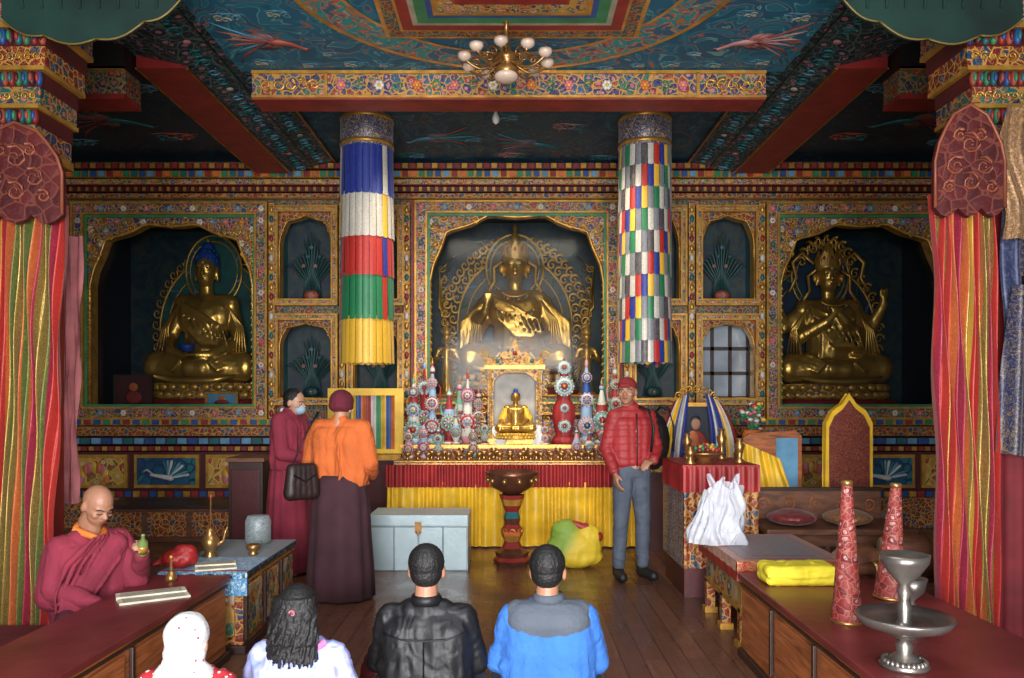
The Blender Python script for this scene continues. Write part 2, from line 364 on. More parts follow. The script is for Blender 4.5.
# ceiling with painted clouds and birds lying on its surface
def flatX(z): return Matrix.Translation((0,0,z))@Matrix.Diagonal((1,1,.25,1))@Matrix(((1,0,0,0),(0,0,1,0),(0,1,0,0),(0,0,0,1)))
def cloud_motif(q,x,y,z,r,m1,m2,mir=1):
    X=flatX(z)
    for i,(dx,dy,k) in enumerate(((0,0,1),(1.2,.35,.75),(-1.2,.3,.7),(.4,.9,.6))): q.spiral((x+dx*r*mir,0,y+dy*r),r*k,[m1,m2][i%2],r*.16,1.3,i,mir if i%2 else -mir,X)
    q.tube([(x-1.8*r,0,y-.5*r),(x-.6*r,0,y-.75*r),(x+.8*r,0,y-.6*r),(x+2.2*r,0,y-.3*r)],[r*.05,r*.14,r*.12,r*.04],m1,5,X)
def bird_motif(q,x,y,z,s,m1,m2,m3,mir=1):
    X=flatX(z)@Matrix.Translation((x,0,y))@Matrix.Diagonal((s*mir,1,s,1))
    q.tube([(-.5,0,.25),(-.42,0,.3),(-.32,0,.2),(-.2,0,.08),(0,0,0),(.2,0,-.02)],[.02,.04,.035,.055,.09,.04],m2,6,X)
    for w_ in (1,-1):
        for k in range(9):
            a=(.45+.16*k)*w_; L=.42-.025*k; q.tube([(-.02+.025*k,0,.03*w_),(L*.5*cos(a)+.05,0,L*.6*sin(a)),(L*cos(a)+.12,0,L*sin(a)*1.0+.06*w_)],[.02,.024,.006],[m1,m3,m2][k%3],5,X)
    for k in range(6):
        t=(k-2.5)*.14; q.tube([(.15,0,0),(.45,0,t*.7),(.75,0,t*1.5),(.95,0,t*2.4+.08)],[.02,.02,.025,.005],[m3,m1,m2,m1,m3,m1][k],5,X)
dimred=M('faded_red_paint',C(150,62,45),.6); dimpink=M('faded_pink_paint',C(160,105,100),.6); dimcream=M('faded_cream_paint',C(150,145,120),.6); dimsky=M('faded_sky_paint',C(70,120,140),.6)
q=B()
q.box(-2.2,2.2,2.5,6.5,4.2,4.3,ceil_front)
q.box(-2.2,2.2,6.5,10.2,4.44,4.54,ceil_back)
for sg in (-1,1):
    a,b=(2.9,5.9) if sg>0 else (-5.9,-2.9)
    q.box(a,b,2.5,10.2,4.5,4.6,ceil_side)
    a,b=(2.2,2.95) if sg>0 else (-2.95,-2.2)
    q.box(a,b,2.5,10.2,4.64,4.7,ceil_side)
    bird_motif(q,sg*1.74,5.95,4.197,.42,dimred if sg<0 else dimpink,dimpink if sg>0 else dimred,dimsky if sg<0 else dimred,sg)
    for (x,y,r_) in ((1.98,5.55,.06),(1.25,6.33,.05),(.75,6.42,.04),(1.95,6.3,.05),(1.62,5.5,.045),(1.6,6.36,.04),(.3,6.42,.035),(1.4,6.15,.035),(2.0,5.85,.035),(1.0,6.36,.035)): cloud_motif(q,sg*x,y,4.197,r_,dimsky,dimcream,sg)
for (x,y,i) in ((-1.6,8.6,0),(-.5,8.9,1),(.6,8.5,2),(1.6,9.0,0),(0,9.5,2),(-1.2,9.5,1),(1.1,9.6,0),(-.1,8.2,1)):
    cloud_motif(q,x,y,4.437,.1,[dimsky,tealp,dimpink][i],[tealp,dimsky,tealp][i],1 if i else -1)
bird_motif(q,-.95,8.9,4.437,.5,tealp,dimsky,dimred,1); bird_motif(q,.3,9.1,4.437,.5,dimred,tealp,dimsky,-1)
for sg in (-1,1):
    for (x,y,i) in ((3.6,7.6,0),(4.5,8.2,1),(3.8,9.0,2),(5.0,9.2,0),(4.3,7.2,1),(5.1,7.8,2)): cloud_motif(q,sg*x,y,4.497,.13,[dimsky,tealp,dimred][i],tealp,sg)
    bird_motif(q,sg*4.2,8.5,4.497,.7,dimred,tealp,dimred,sg)
q.obj('ceiling',kind='structure',label='painted ceiling bays with teal clouds and birds')
r=root('mandala_painting','square and round painted mandala on the ceiling','ceiling painting',(0,4.95,4.198))
q=B()
rg=[(1.5,1.46,gold),(1.46,1.2,ceil_ring),(1.2,1.17,gold)]
for i,(ro,ri,mt) in enumerate(rg):
    vs=[];fs=[];n=64
    for j in range(n):
        a=2*pi*j/n; vs+=[(ro*cos(a),ro*sin(a),-.004),(ri*cos(a),ri*sin(a),-.004)]
    for j in range(n): k=(j+1)%n; fs.append((2*j,2*j+1,2*k+1,2*k))
    q.add(vs,fs,mt)
q.obj('painted_ring',parent=r)
q=B()
for i,(h,mt) in enumerate([(.92,gold),(.89,fl_teal),(.8,gold),(.78,redp),(.7,dimcream),(.66,greenp),(.58,bluep),(.54,gold),(.5,fl_multi),(.38,redp)]):
    q.box(-h,h,-h,h,-.009-.002*i,-.006-.002*i,mt)
q.obj('painted_square',parent=r)
for sg in (-1,1):
    X=Matrix.Diagonal((sg,1,1,1))
    def prism(xs,ya,yb,ml):
        q=B(); n=len(xs); vs=[(x,ya,z) for x,z in xs]+[(x,yb,z) for x,z in xs]
        q.add(vs,[(i,(i+1)%n,n+(i+1)%n,n+i) for i in range(n)]+[tuple(range(n)),tuple(range(n,2*n))],ml,False,X); return q
    q=prism([(3.1,4.27),(2.68,4.27),(2.68,4.4),(3.1,4.4)],6.6,9.68,[beamred,redp,fl_dark,redp,redp,redp])
    q.tube([(2.68,6.6,4.268),(2.68,9.68,4.268)],.014,gold,6,X); q.tube([(3.1,6.6,4.268),(3.1,9.68,4.268)],.01,gold,6,X)
    trim(q,'long red-soffited ceiling beam')
    q=prism([(2.69,4.29),(2.14,4.41),(2.14,4.62),(3.25,4.62),(3.2,4.4)],4.6,9.68,[fl_dark,fl_dark,fl_dark,fl_dark,fl_dark,fl_dark,fl_dark])
    q.tube([(2.14,4.6,4.408),(2.14,9.68,4.408)],.018,gold,6,X); q.tube([(2.4,4.6,4.342),(2.4,9.68,4.342)],.008,tealp,6,X)
    for k in range(52):
        y=4.8+.095*k; T_=X@Matrix.Translation((2.53 if k%2 else 2.28,y,4.318 if k%2 else 4.372))@Matrix.Rotation(math.radians(12.3),4,'Y')@Matrix.Rotation(pi/2,4,'X')
        if k%5==0: q.sph((0,0,0),(.035,.035,.01),[dimpink,dimcream,dimsky][k%3],T_@Matrix.Rotation(pi/2,4,'X'),8,5)
        else: q.spiral((0,0,0),.07,tealp if k%3 else dimsky,.009,1.4,k,1,T_)
    trim(q,'dark openwork flower-carved sloping side of a ceiling beam')
    q=B(); q.box(3.12,5.8,6.46,6.72,4.0,4.2,fl_teal,X); q.box(3.12,5.8,6.44,6.73,3.96,4.0,redp,X); q.box(3.12,5.8,6.43,6.74,4.2,4.5,wdark,X)
    q.box(3.12,5.8,6.43,6.46,4.19,4.22,gold,X); trim(q,'painted side-bay cross beam')
q=B(); q.box(-2.1,2.05,6.46,6.72,3.99,4.18,fl_blue); q.box(-2.1,2.05,6.46,6.73,3.96,3.985,beamred)
q.box(-2.1,2.05,6.44,6.46,3.97,3.99,gold); q.box(-2.1,2.05,6.44,6.46,4.165,4.19,gold); q.box(-2.1,2.05,6.47,6.72,4.19,4.42,dredp)
for e in (-1,1):
    for k in range(5): q.spiral((e*(1.6+.095*k),6.45,4.075),.05,gold,.01,1.3,k,e)
    q.box(e*1.5-.012,e*1.5+.012,6.44,6.46,3.99,4.17,gold)
for k in range(19):
    x=-1.38+2.76*k/18; (blossom(q,x,6.452,4.075,.042,[pinkp,whitep,orangep][(k//2)%3],yellowp) if k%2==0 else q.spiral((x,6.452,4.075),.045,greenp,.008,1.3,k))
trim(q,'painted floral cross beam with gilt scroll ends')
# ---------------- pillars, valances, curtains ----------------
def petal_row(q,x0,x1,y,z,h,n,mats):
    w_=(x1-x0)/n
    for i in range(n):
        c=x0+w_*(i+.5); q.sph((c,y,z+h/2),(w_*.5,.025,h*.5),mats[i%len(mats)],seg=10,rings=6); q.sph((c,y-.02,z+h/2),(w_*.28,.015,h*.32),mats[(i+2)%len(mats)],seg=8,rings=5)
def pillar(X0):
    r=root('pillar','tall square temple pillar with layered painted capital','pillar',(X0,4.93,0))
    q=B(); q.box(-.2,.2,-.2,.2,0,.18,woodbr); q.box(-.16,.16,-.16,.16,.18,3.0,redp); q.obj('shaft',parent=r)
    q=B(); pm=[bluep,dredp,tealp,greenp,redp,dimred]
    q.box(-.2,.2,-.2,.2,3.0,3.05,gold); q.box(-.19,.19,-.19,.19,3.05,3.17,fl_blue)
    petal_row(q,-.21,.21,-.2,3.17,.09,11,pm); q.box(-.2,.2,-.19,.19,3.17,3.26,dredp)
    q.box(-.22,.22,-.22,.22,3.26,3.285,gold); q.box(-.22,.22,-.2,.2,3.285,3.39,fl_teal)
    for k in range(8): q.spiral((-.18+.052*k,-.21,3.335),.026,gold,.006,1.3,k)
    petal_row(q,-.24,.24,-.21,3.39,.09,12,pm[::-1]); q.box(-.23,.23,-.2,.2,3.39,3.48,dredp)
    q.box(-.26,.26,-.23,.23,3.48,3.505,gold); q.box(-.26,.26,-.22,.22,3.505,3.62,fl_red)
    for k in range(9): q.spiral((-.22+.055*k,-.23,3.56),.027,gold,.006,1.3,k)
    petal_row(q,-.28,.28,-.24,3.62,.1,12,pm); q.box(-.27,.27,-.23,.23,3.62,3.72,dredp)
    q.box(-.3,.3,-.25,.25,3.72,3.75,gold); q.box(-.3,.3,-.24,.24,3.75,3.95,fl_blue); q.box(-.32,.32,-.26,.26,3.95,4.28,fl_dark)
    q.obj('capital',parent=r); return r
pillar(-3.01); pillar(2.94)
gp=M('valance_gold',C(120,100,45),.5,.2)
for sg in (-1,1):
    X=Matrix.Diagonal((sg,1,1,1)); q=B()
    pts=[(2.95,4.3),(2.95,3.76)]
    for (xa,za,xb,zb) in ((2.95,3.74,2.7,3.64),(2.7,3.64,2.4,3.62),(2.4,3.62,2.12,3.72),(2.12,3.72,1.9,3.86)):
        for i in range(9):
            t=i/8; pts.append((xa+(xb-xa)*t,za+(zb-za)*t-.04*sin(pi*t)))
    pts+=[(1.8,4.3)]
    q.plate(pts,[],4.62,4.635,greencloth,X); q.tube([(x,4.61,z) for x,z in pts[2:-1]],.006,gp,6,X)
    for k in range(9): q.tube([(2.88-.12*k,4.615,4.2),(2.86-.115*k,4.61,4.0),(2.82-.11*k,4.615,3.8)],[.012,.02,.008],greencloth,6,X)
    q.obj('valance','dark green scalloped cloth valance with gold edging','valance')
cur_mats=[brocade('curtain_red',C(180,26,24),C(190,60,35),30),brocade('curtain_yellow',C(190,140,28),C(215,175,60),40),brocade('curtain_green',C(70,95,35),C(150,135,50),40),
 brocade('curtain_gold',C(130,98,32),C(225,190,95),85,metal=.5,rough=.35),brocade('curtain_orange',C(190,80,30),C(215,120,50),30),brocade('curtain_magenta',C(150,20,50),C(190,50,70),30)]
def curtain(x0,x1,z0,z1,y,seq,lab,seed,nf=7,am=.03,name='brocade_curtain',sw=0):
    r=root(name,lab,'curtain',((x0+x1)/2,y,z0))
    wd=x1-x0; H=z1-z0; n=len(seq); q=B()
    def fn(u,v):
        uw=u+.012*sin(v*6+u*9+seed)+.008*sin(v*13+seed); sp=1+.04*sin(v*5+seed)*(1-v); return ((uw-.5)*wd*sp+.008*sin(v*17+u*25)+sw*(1-v),am*sin(u*nf*2*pi+1.2*sin(v*4+seed)+.5*sin(u*30))+.01*sin(v*14+u*20),v*H)
    q.sheet(fn,n*5,48,lambda i,j:seq[i//5]); q.obj('cloth',parent=r)
    return r
c=cur_mats
rc=random.Random(3)
def seqn(n): return [c[rc.choice([0,0,3,3,3,1,5,4,2])] for _ in range(n)]
curtain(-3.02,-2.555,.12,2.66,4.6,[c[0]]+seqn(24)+[c[0]],'long pleated red and glittering gold brocade curtain on a pillar',1,13,.028,sw=-.1)
curtain(2.4,2.76,.2,2.72,4.58,[c[0],c[5]]+seqn(20)+[c[0]],'long shimmering gold and red brocade curtain beside a pillar',3,11,.028,sw=.03)
pinkc=M('pink_cloth',C(195,110,112),.8)
curtain(-3.0,-2.83,.85,2.62,5.3,[pinkc]*4,'narrow dusty pink cloth hanging beside a pillar',2,2,.02,'hanging_cloth',sw=-.05)
capm=ornate('cap_relief',[C(88,18,22),C(74,15,19),C(100,24,25)],14,C(122,54,38),.05,rm=.2)
relief=M('relief_gilt',C(140,70,46),.5,.25)
for x0,x1,z0,z1 in ((-3.06,-2.53,2.58,3.1),(2.38,2.77,2.62,3.2)):
    wd=x1-x0; H=z1-z0; q=B()
    o=[(0,0)]+[(wd*i/12,-.05*abs(sin(pi*i/4))) for i in range(1,12)]+[(wd,0),(wd,H*.45),(wd*.95,H*.62),(wd*.84,H*.78),(wd*.74,H*.9),(wd*.5,H),(wd*.26,H*.9),(wd*.16,H*.78),(wd*.05,H*.62),(0,H*.45)]
    q.plate(o,[],-.04,0,capm,side=dredp); q.tube([(x,-.045,z) for x,z in o[12:]]+[(0,-.045,0)],.01,relief)
    for e,f,ss in ((.5,.62,.07),(.3,.4,.06),(.7,.4,.06),(.5,.25,.06),(.2,.2,.04),(.8,.2,.04),(.35,.7,.04),(.65,.7,.04)): q.spiral((wd*e,-.045,H*f),ss,relief,.008,1.5,1,1 if e<.5 else -1)
    q.obj('curtain_crest','dark maroon carved crest board with scroll relief above a curtain','carved crest',loc=(x0,4.54,z0))
bb=brocade('banner_blue',C(22,35,78),C(120,95,58),18); bg=brocade('banner_gold',C(120,80,45),C(175,130,70),16,metal=.2); bw=brocade('banner_silver',C(50,65,110),C(165,150,110),22)
blight=brocade('banner_deep_blue',C(32,44,85),C(70,75,105),14)
r=root('pillar_banner','layered dark blue, gold and red embroidered banner covering a pillar','banner',(2.97,4.62,0))
for i,(z0,z1,xa,xb,mt) in enumerate([(1.72,2.9,-.14,.25,blight),(2.3,3.05,-.08,.25,bb)]):
    q=B(); q.sheet(lambda u,v:(xa+(xb-xa)*u+.01*sin(v*9),-.02-.02*i+.03*sin(u*20+i+v*2),z0+(z1-z0)*v-.05*(1-v)*abs(sin(u*6+i))),36,14,mt); q.obj('cloth_layer',parent=r)
q=B(); q.sheet(lambda u,v:(-.12-.1*(1-v)+.5*u,-.07+.035*sin(u*22+v*3),1.24+.95*v-.07*(1-v)*u),36,14,bb); q.obj('cloth_layer',parent=r)
q=B(); q.sheet(lambda u,v:(-.05+.3*u,-.09+.03*sin(u*18+v*2),1.62+.7*v),20,10,redp); q.obj('cloth_layer',parent=r)
q=B(); q.sheet(lambda u,v:(-.2+.15*u+.03*sin(v*7),-.1+.02*sin(u*9+v*5),2.45+.75*v),12,20,bg); q.obj('gilt_drape',parent=r)
redhang=M('red_cloth_dark',C(110,20,28),.8)
q=B(); q.sheet(lambda u,v:(.5*u,.02*sin(u*25),1.1*v),24,6,redhang); q.obj('hanging_cloth','plain dark red cloth hanging at a pillar base','cloth',loc=(2.74,4.66,.15))
# ---------------- cylindrical banners ----------------
toptier=brocade('banner_top_brocade',C(45,60,110),C(190,160,95),14)
def cylbanner(x,label,tiers,fn,R=.27,nt=16,fl=.012):
    r=root('cylinder_banner',label,'victory banner',(x,8.25,0))
    q=B(); q.lathe([(.0,4.438),(R*.98,4.438),(R,4.41),(R,4.1),(R*.95,4.09)],toptier,32); q.lathe([(R*1.02,4.38),(R*1.03,4.4),(R*1.02,4.42)],gold,32); q.lathe([(R*1.02,4.12),(R*1.03,4.14),(R*1.02,4.16)],gold,32); q.obj('top_band',parent=r)
    for i,(z1,z0) in enumerate(tiers):
        q=B()
        for k in range(nt):
            a0=2*pi*k/nt+.008; a1=2*pi*(k+1)/nt-.008
            mt=fn(i,k)
            def g(u,v,a0=a0,a1=a1,k=k):
                a=a0+(a1-a0)*u; rr=R-.006+fl*(1-v)+.004*sin(pi*u)+.002*((k*7+i*3)%5-2)*(1-v)
                return (rr*cos(a),rr*sin(a),z0+(z1-z0)*v-.01*sin(pi*u)*(1-v))
            q.sheet(g,4,4,mt)
        q.obj('cloth_tier',parent=r)
def cl(n,c1,c2): return brocade('tier_'+n,c1,c2,35)
tb=cl('blue',C(28,45,140),C(50,70,160));tw=cl('white',C(205,200,190),C(170,158,125));tr=cl('red',C(190,30,28),C(200,60,35));tg=cl('green',C(22,115,68),C(35,135,78));ty=cl('yellow',C(230,170,28),C(238,192,60));tgr=cl('grey',C(130,130,135),C(98,98,108));tn_=cl('navy',C(30,40,80),C(140,120,65))
T=[(4.12,3.61),(3.64,3.18),(3.21,2.79),(2.82,2.35),(2.38,1.91)]
base_=[tb,tw,tr,tg,ty]
cylbanner(-1.495,'cylindrical silk banner in blue, white, red, green and yellow tiers',T,lambda i,k:(base_[i] if (k+3)%8 else [tw,ty,tb,tr,ty][i]),nt=24)
tt=[]; z=4.12
while z>1.95: tt.append((z+.02,z-.225)); z-=.22
pal=[tgr,tn_,tw,tr,tb,ty,tgr,tg,tw]
cylbanner(1.37,'cylindrical banner of many small patchwork silk tabs',[(a,max(b,1.88)) for a,b in tt],lambda i,k:pal[(k+i*2)%9],nt=27,fl=.006)
# ---------------- chandelier ----------------
glassm=M('lamp_glass',C(190,165,145),.25,0,.15)
r=root('chandelier','brass chandelier with upturned frosted glass cups','chandelier',(-.04,5.6,3.815)); r.scale=(.95,.95,.82)
q=B(); q.lathe([(0,-.06),(.04,-.05),(.07,-.01),(.09,.04),(.05,.08),(.08,.11),(.09,.15),(.04,.2),(.02,.26),(.03,.3),(.015,.34),(.014,.44),(.05,.45),(.05,.462)],brass,20); q.sph((0,0,-.02),(.09,.09,.05),glassm)
for k in range(8):
    a=2*pi*k/8; q.spiral((0,0,0),.05,brass,.009,1.3,0,1,Matrix.Rotation(a,4,'Z')@Matrix.Translation((.13,0,.15)))
q.obj('body',parent=r)
for k in range(10):
    a=2*pi*k/10+.2; q=B(); q.tube([((.06+.25*t)*cos(a),(.06+.25*t)*sin(a),.1-.07*sin(pi*t)) for t in [i/10 for i in range(11)]],.01,brass)
    q.spiral((0,0,0),.035,brass,.007,1.3,0,1,Matrix.Rotation(a,4,'Z')@Matrix.Translation((.22,0,.08))); q.obj('arm',parent=r)
    q=B(); q.lathe([(.012,0),(.032,.01),(.048,.03),(.054,.06),(.046,.056),(.027,.02),(.0,.012)],glassm,16,c=(.31*cos(a),.31*sin(a),.085)); q.obj('lamp_shade',parent=r)
for x,y,z in ((-.15,7.4,4.44),(-3.9,7.2,4.5),(3.9,7.2,4.5)):
    q=B(); q.tube([(0,0,0),(0,0,-.25)],.006,black); q.lathe([(0,-.36),(.03,-.34),(.035,-.3),(.015,-.25),(.01,-.24)],whitep,12); q.obj('light_bulb','bare spiral bulb hanging on a short cord','lamp',loc=(x,y,z),group='hanging bulbs')
# ---------------- statues ----------------
hairblue=M('statue_blue_hair',C(20,60,140),.5)
def seat_body(b,mat,arms='lap'):
    b.cap((0,0,.14),(0,0,.4),.165,.16,mat); b.cap((-.08,0,.42),(.08,0,.42),.135,.135,mat); b.cap((-.18,0,.49),(.18,0,.49),.072,.072,mat)
    b.cap((0,0,.5),(0,-.01,.62),.052,.052,mat)
    for s in (-1,1):
        b.cap((s*.09,0,.1),(s*.33,-.17,.1),.12,.095,mat); b.cap((s*.33,-.17,.09),(-s*.05,-.27,.09),.085,.06,mat)
    b.sph((0,-.15,.08),(.22,.17,.08),mat)
    if arms=='lap': A=[(-1,(-.27,-.04,.27),(-.2,-.25,.2),(-.1,-.32,.17)),(1,(.27,-.04,.27),(.12,-.25,.17),(.02,-.3,.17))]
    elif arms=='touch': A=[(-1,(-.28,-.03,.28),(-.3,-.2,.16),(-.31,-.28,.08)),(1,(.27,-.04,.27),(.12,-.25,.17),(.02,-.3,.17))]
    elif arms=='four': A=[(-1,(-.24,-.06,.3),(-.07,-.2,.4),(-.01,-.22,.46)),(1,(.24,-.06,.3),(.07,-.2,.4),(.01,-.22,.46)),(-1,(-.33,.0,.38),(-.4,-.05,.52),(-.4,-.06,.58)),(1,(.33,0,.38),(.4,-.05,.52),(.4,-.06,.58))]
    else: A=[(-1,(-.3,-.03,.34),(-.22,-.2,.4),(-.2,-.24,.48)),(1,(.28,-.04,.27),(.14,-.25,.2),(.06,-.3,.2))]
    for s,e,w_,h in A:
        b.cap((s*.19,0,.47),e,.062,.05,mat); b.cap(e,w_,.05,.033,mat); b.cap(w_,h,.032,.022,mat)
        hd_=(Vector(h)-Vector(w_)).normalized()
        for k in range(4): st=Vector(h)+Vector(((k-1.5)*.016,0,0)); b.cap(st,st+hd_*.045,.011,.008,mat,8)
def statue_head(b,mat,c):
    b.sph((c[0],c[1]+.005,c[2]+.02),(.082,.095,.1),mat); b.sph((c[0],c[1]-.02,c[2]-.045),(.064,.07,.06),mat)
    b.cap((c[0],c[1]-.09,c[2]+.01),(c[0],c[1]-.105,c[2]-.02),.008,.014,mat,8); b.sph((c[0],c[1]-.085,c[2]-.052),(.024,.012,.01),mat,seg=8,rings=6)
    for s in (-1,1):
        b.sph((c[0]+s*.085,c[1]+.01,c[2]-.02),(.014,.025,.055),mat,seg=8,rings=6); b.sph((c[0]+s*.035,c[1]-.078,c[2]+.012),(.02,.012,.01),mat,seg=8,rings=6)
        b.cap((c[0]+s*.015,c[1]-.088,c[2]+.035),(c[0]+s*.055,c[1]-.075,c[2]+.035),.006,.005,mat,6)
ey=M('dark_eye',C(20,14,12),.3)
def lotus(q,R,H,m1,m2,c=(0,0,0)):
    q.lathe([(R*.9,0),(R,.02),(R*.82,H*.5),(R*.95,H),(R*.9,H)],m1,40,c=c,sy=.75)
    for rw in (0,1):
        for k in range(30):
            a=2*pi*k/30+rw*.1; z=H*(.27 if rw==0 else .75)
            q.sph((c[0]+R*.93*cos(a),c[1]+R*.93*.75*sin(a),c[2]+z),(R*.085,R*.05,H*.24),m2,seg=8,rings=6)
def statue(x,y,z,sc,label,arms,crown,ring_col):
    rt=root('buddha_statue',label,'statue',(x,y,z)); rt.scale=sc
    b=B(); seat_body(b,goldd,arms); statue_head(b,goldd,(0,-.01,.71))
    for k in range(8): b.tube([(-.17+.02*k,-.1-.01*k,.52-.01*k),(-.12+.04*k,-.18,.36),(.0+.03*k,-.18,.24),(.14+.015*k,-.1,.2)],.009,goldd,6)
    for s in (-1,1):
        for k in range(4): b.tube([(s*(.1+.03*k),-.1-.02*k,.19),(s*(.22+.03*k),-.22,.19-.02*k),(s*(.1+.02*k),-.31,.13-.02*k)],.01,goldd,6)
        if crown=='hat':   # wide robe sleeves and cloak falling over both arms
            b.cap((s*.2,.02,.46),(s*.34,.0,.26),.085,.09,goldd); b.cap((s*.34,.0,.26),(s*.36,-.06,.12),.08,.07,goldd)
            for k in range(4): b.tube([(s*(.2+.03*k),-.06,.5-.02*k),(s*(.31+.03*k),-.085,.34),(s*(.33+.025*k),-.11,.12)],.014,goldd,6)
    remesh(b,'body',.01,1,goldd,.003,16,1,rt,loc=(0,0,.15))
    q=B()
    for s in (-1,1):
        for k in range(5): q.tube([(s*(.19+.015*k),-.1,.64-.02*k),(s*(.26+.012*k),-.1,.5),(s*(.24+.025*k),-.14,.34)],.009,goldd,5)
    q.tube([(-.3,-.3,.19),(-.15,-.34,.165),(0,-.35,.16),(.15,-.34,.165),(.3,-.3,.19)],[.01,.02,.024,.02,.01],goldd,6)
    q.obj('robe_fold',parent=rt)
    q=B(); q.lathe([(.5,0),(.52,.02),(.47,.05)],redp,40,sy=.75); lotus(q,.45,.1,fl_gold,gold,(0,0,.05)); q.obj('lotus_base',parent=rt)
    q=B()
    if crown=='bun':
        q.sph((0,.02,.915),(.094,.108,.098),hairblue); q.sph((0,.03,1.005),(.05,.05,.045),hairblue); q.sph((0,.03,1.052),(.014,.014,.02),gold)
        for k in range(40):
            a=random.uniform(0,6.28);t=random.uniform(.1,1.5); q.sph((.092*sin(t)*cos(a),.02+.106*sin(t)*sin(a),.915+.096*cos(t)),.011,hairblue,seg=6,rings=4)
        q.obj('hair',parent=rt)
    else:
        q.sph((0,.02,.9),(.085,.095,.085),hairblue if crown=='crown' else redp)
        q.lathe([(.09,.9),(.096,.93),(.085,.95)],gold,24)
        for k in range(5):
            a=-pi/2+(k-2)*.55; T_=Matrix.Translation((.09*cos(a),.09*sin(a),.93))@Matrix.Rotation(a+pi/2,4,'Z'); q.plate([(-.03,0),(.03,0),(.035,.04),(.012,.075),(0,.12 if k==2 else .1),(-.012,.075),(-.035,.04)],[],-.006,.006,gold,T_)
            q.sph((0,-.012,.045),(.01,.008,.014),redp,T_,8,5)
        if crown=='hat': q.lathe([(.08,.95),(.07,1.0),(.04,1.06),(.015,1.1),(.02,1.13),(.0,1.16)],goldd,20)
        else:
            q.lathe([(.05,.97),(.045,1.03),(.02,1.07),(.0,1.1)],gold,20)
            for s in (-1,1):
                for k in range(7):
                    a=.2+.35*k; q.spiral((s*(.17*cos(a)+.02),.04,.93+.17*sin(a)),.04,gold,.01,1.2,a,s)
                q.tube([(s*.1,.02,.95),(s*.2,.0,1.02),(s*.27,-.01,.95),(s*.24,-.02,.85),(s*.3,-.02,.76)],[.012,.014,.016,.014,.008],gold)
        for s in (-1,1):
            q.tube([(s*.1,-.02,.9),(s*.16,-.03,.86),(s*.15,-.05,.76),(s*.2,-.05,.7)],.012,gold); q.sph((s*.1,-.02,.85),(.02,.02,.03),gold)
        q.obj('crown',parent=rt)
        q=B()
        for rr,zz in ((.09,.7),(.14,.62)):
            q.tube([(rr*sin(a)*1.1,-.13-.04*cos(a),zz-.5*rr*cos(a)) for a in [(-1.2+2.4*i/12) for i in range(13)]],.007,gold)
            for i in range(9):
                a=-1.1+2.2*i/8; q.sph((rr*sin(a)*1.1,-.145-.04*cos(a),zz-.5*rr*cos(a)-.02),.01,[redp,tealp,gold][i%3],seg=8,rings=6)
        q.obj('necklace',parent=rt)
    q=B()
    for s in (-1,1): q.sph((s*.034,-.093,.872),(.013,.006,.005),ey,seg=8,rings=5)
    q.sph((0,-.1,.805),(.017,.006,.006),redp,seg=8,rings=5); q.sph((0,-.1,.905),.007,whitep,seg=8,rings=5); q.obj('face_paint',parent=rt)
    q=B()
    for c_,R_ in (((0,.2,.88),.22),((0,.24,.5),.44)):
        q.plate([(c_[0]+R_*cos(2*pi*i/40),c_[2]+R_*1.05*sin(2*pi*i/40)) for i in range(40)],[],c_[1],c_[1]+.02,ring_col)
        q.tube([(c_[0]+R_*cos(2*pi*i/40),c_[1]-.01,c_[2]+R_*1.05*sin(2*pi*i/40)) for i in range(41)],.009,gold)
        q.tube([(c_[0]+R_*.85*cos(2*pi*i/40),c_[1]-.01,c_[2]+R_*.87*sin(2*pi*i/40)) for i in range(41)],.005,gold)
        for i in range(18):
            a=2*pi*i/18; q.tube([(c_[0]+R_*.87*cos(a),c_[1]-.008,c_[2]+R_*.9*sin(a)),(c_[0]+R_*.98*cos(a+.1),c_[1]-.008,c_[2]+R_*1.02*sin(a+.1))],.006,skyp if i%2 else greenp,5)
        if R_>.3:
            nr=2 if crown=='hat' else 1
            for w_ in range(nr):
                n_=30+10*w_
                for i in range(n_):
                    a=-.5+(pi+1)*i/(n_-1); rr=R_+.035+.065*w_; q.spiral((c_[0]+rr*cos(a),c_[1],c_[2]+(rr+.01)*1.05*sin(a)),.038,gold,.009 if crown!='bun' else .006,1.2,a,1 if cos(a)>0 else -1)
    q.obj('halo',parent=rt)
    return rt
haloT=clouds('halo_teal',[C(8,50,52),C(16,82,76),C(12,60,64)],4,1,.5); haloB=clouds('halo_blue',[C(8,28,52),C(14,44,76),C(12,52,66)],4,1,.5); haloG=clouds('halo_dark',[C(10,24,38),C(60,52,38),C(12,32,46)],5,2,.5)
s1=statue(-4.1,10.74,1.43,(1.74,1.38,2.12),'large gilded seated buddha with blue hair in a niche','lap','bun',haloT)
q=B(); q.lathe([(.02,.0),(.06,.02),(.085,.08),(.075,.08),(.0,.03)],hairblue,20); q.obj('alms_bowl','dark blue alms bowl in the hands of a gilded statue','bowl',loc=(-4.18,10.3,2.14)).scale=(1.3,)*3
s2=statue(CX-.02,10.76,1.57,(1.8,1.38,2.01),'large gilded crowned and robed statue in the central shrine niche','teach','hat',haloG)
s3=statue(4.24,10.74,1.43,(1.78,1.38,2.03),'large gilded four-armed crowned deity in a niche','four','crown',haloB)
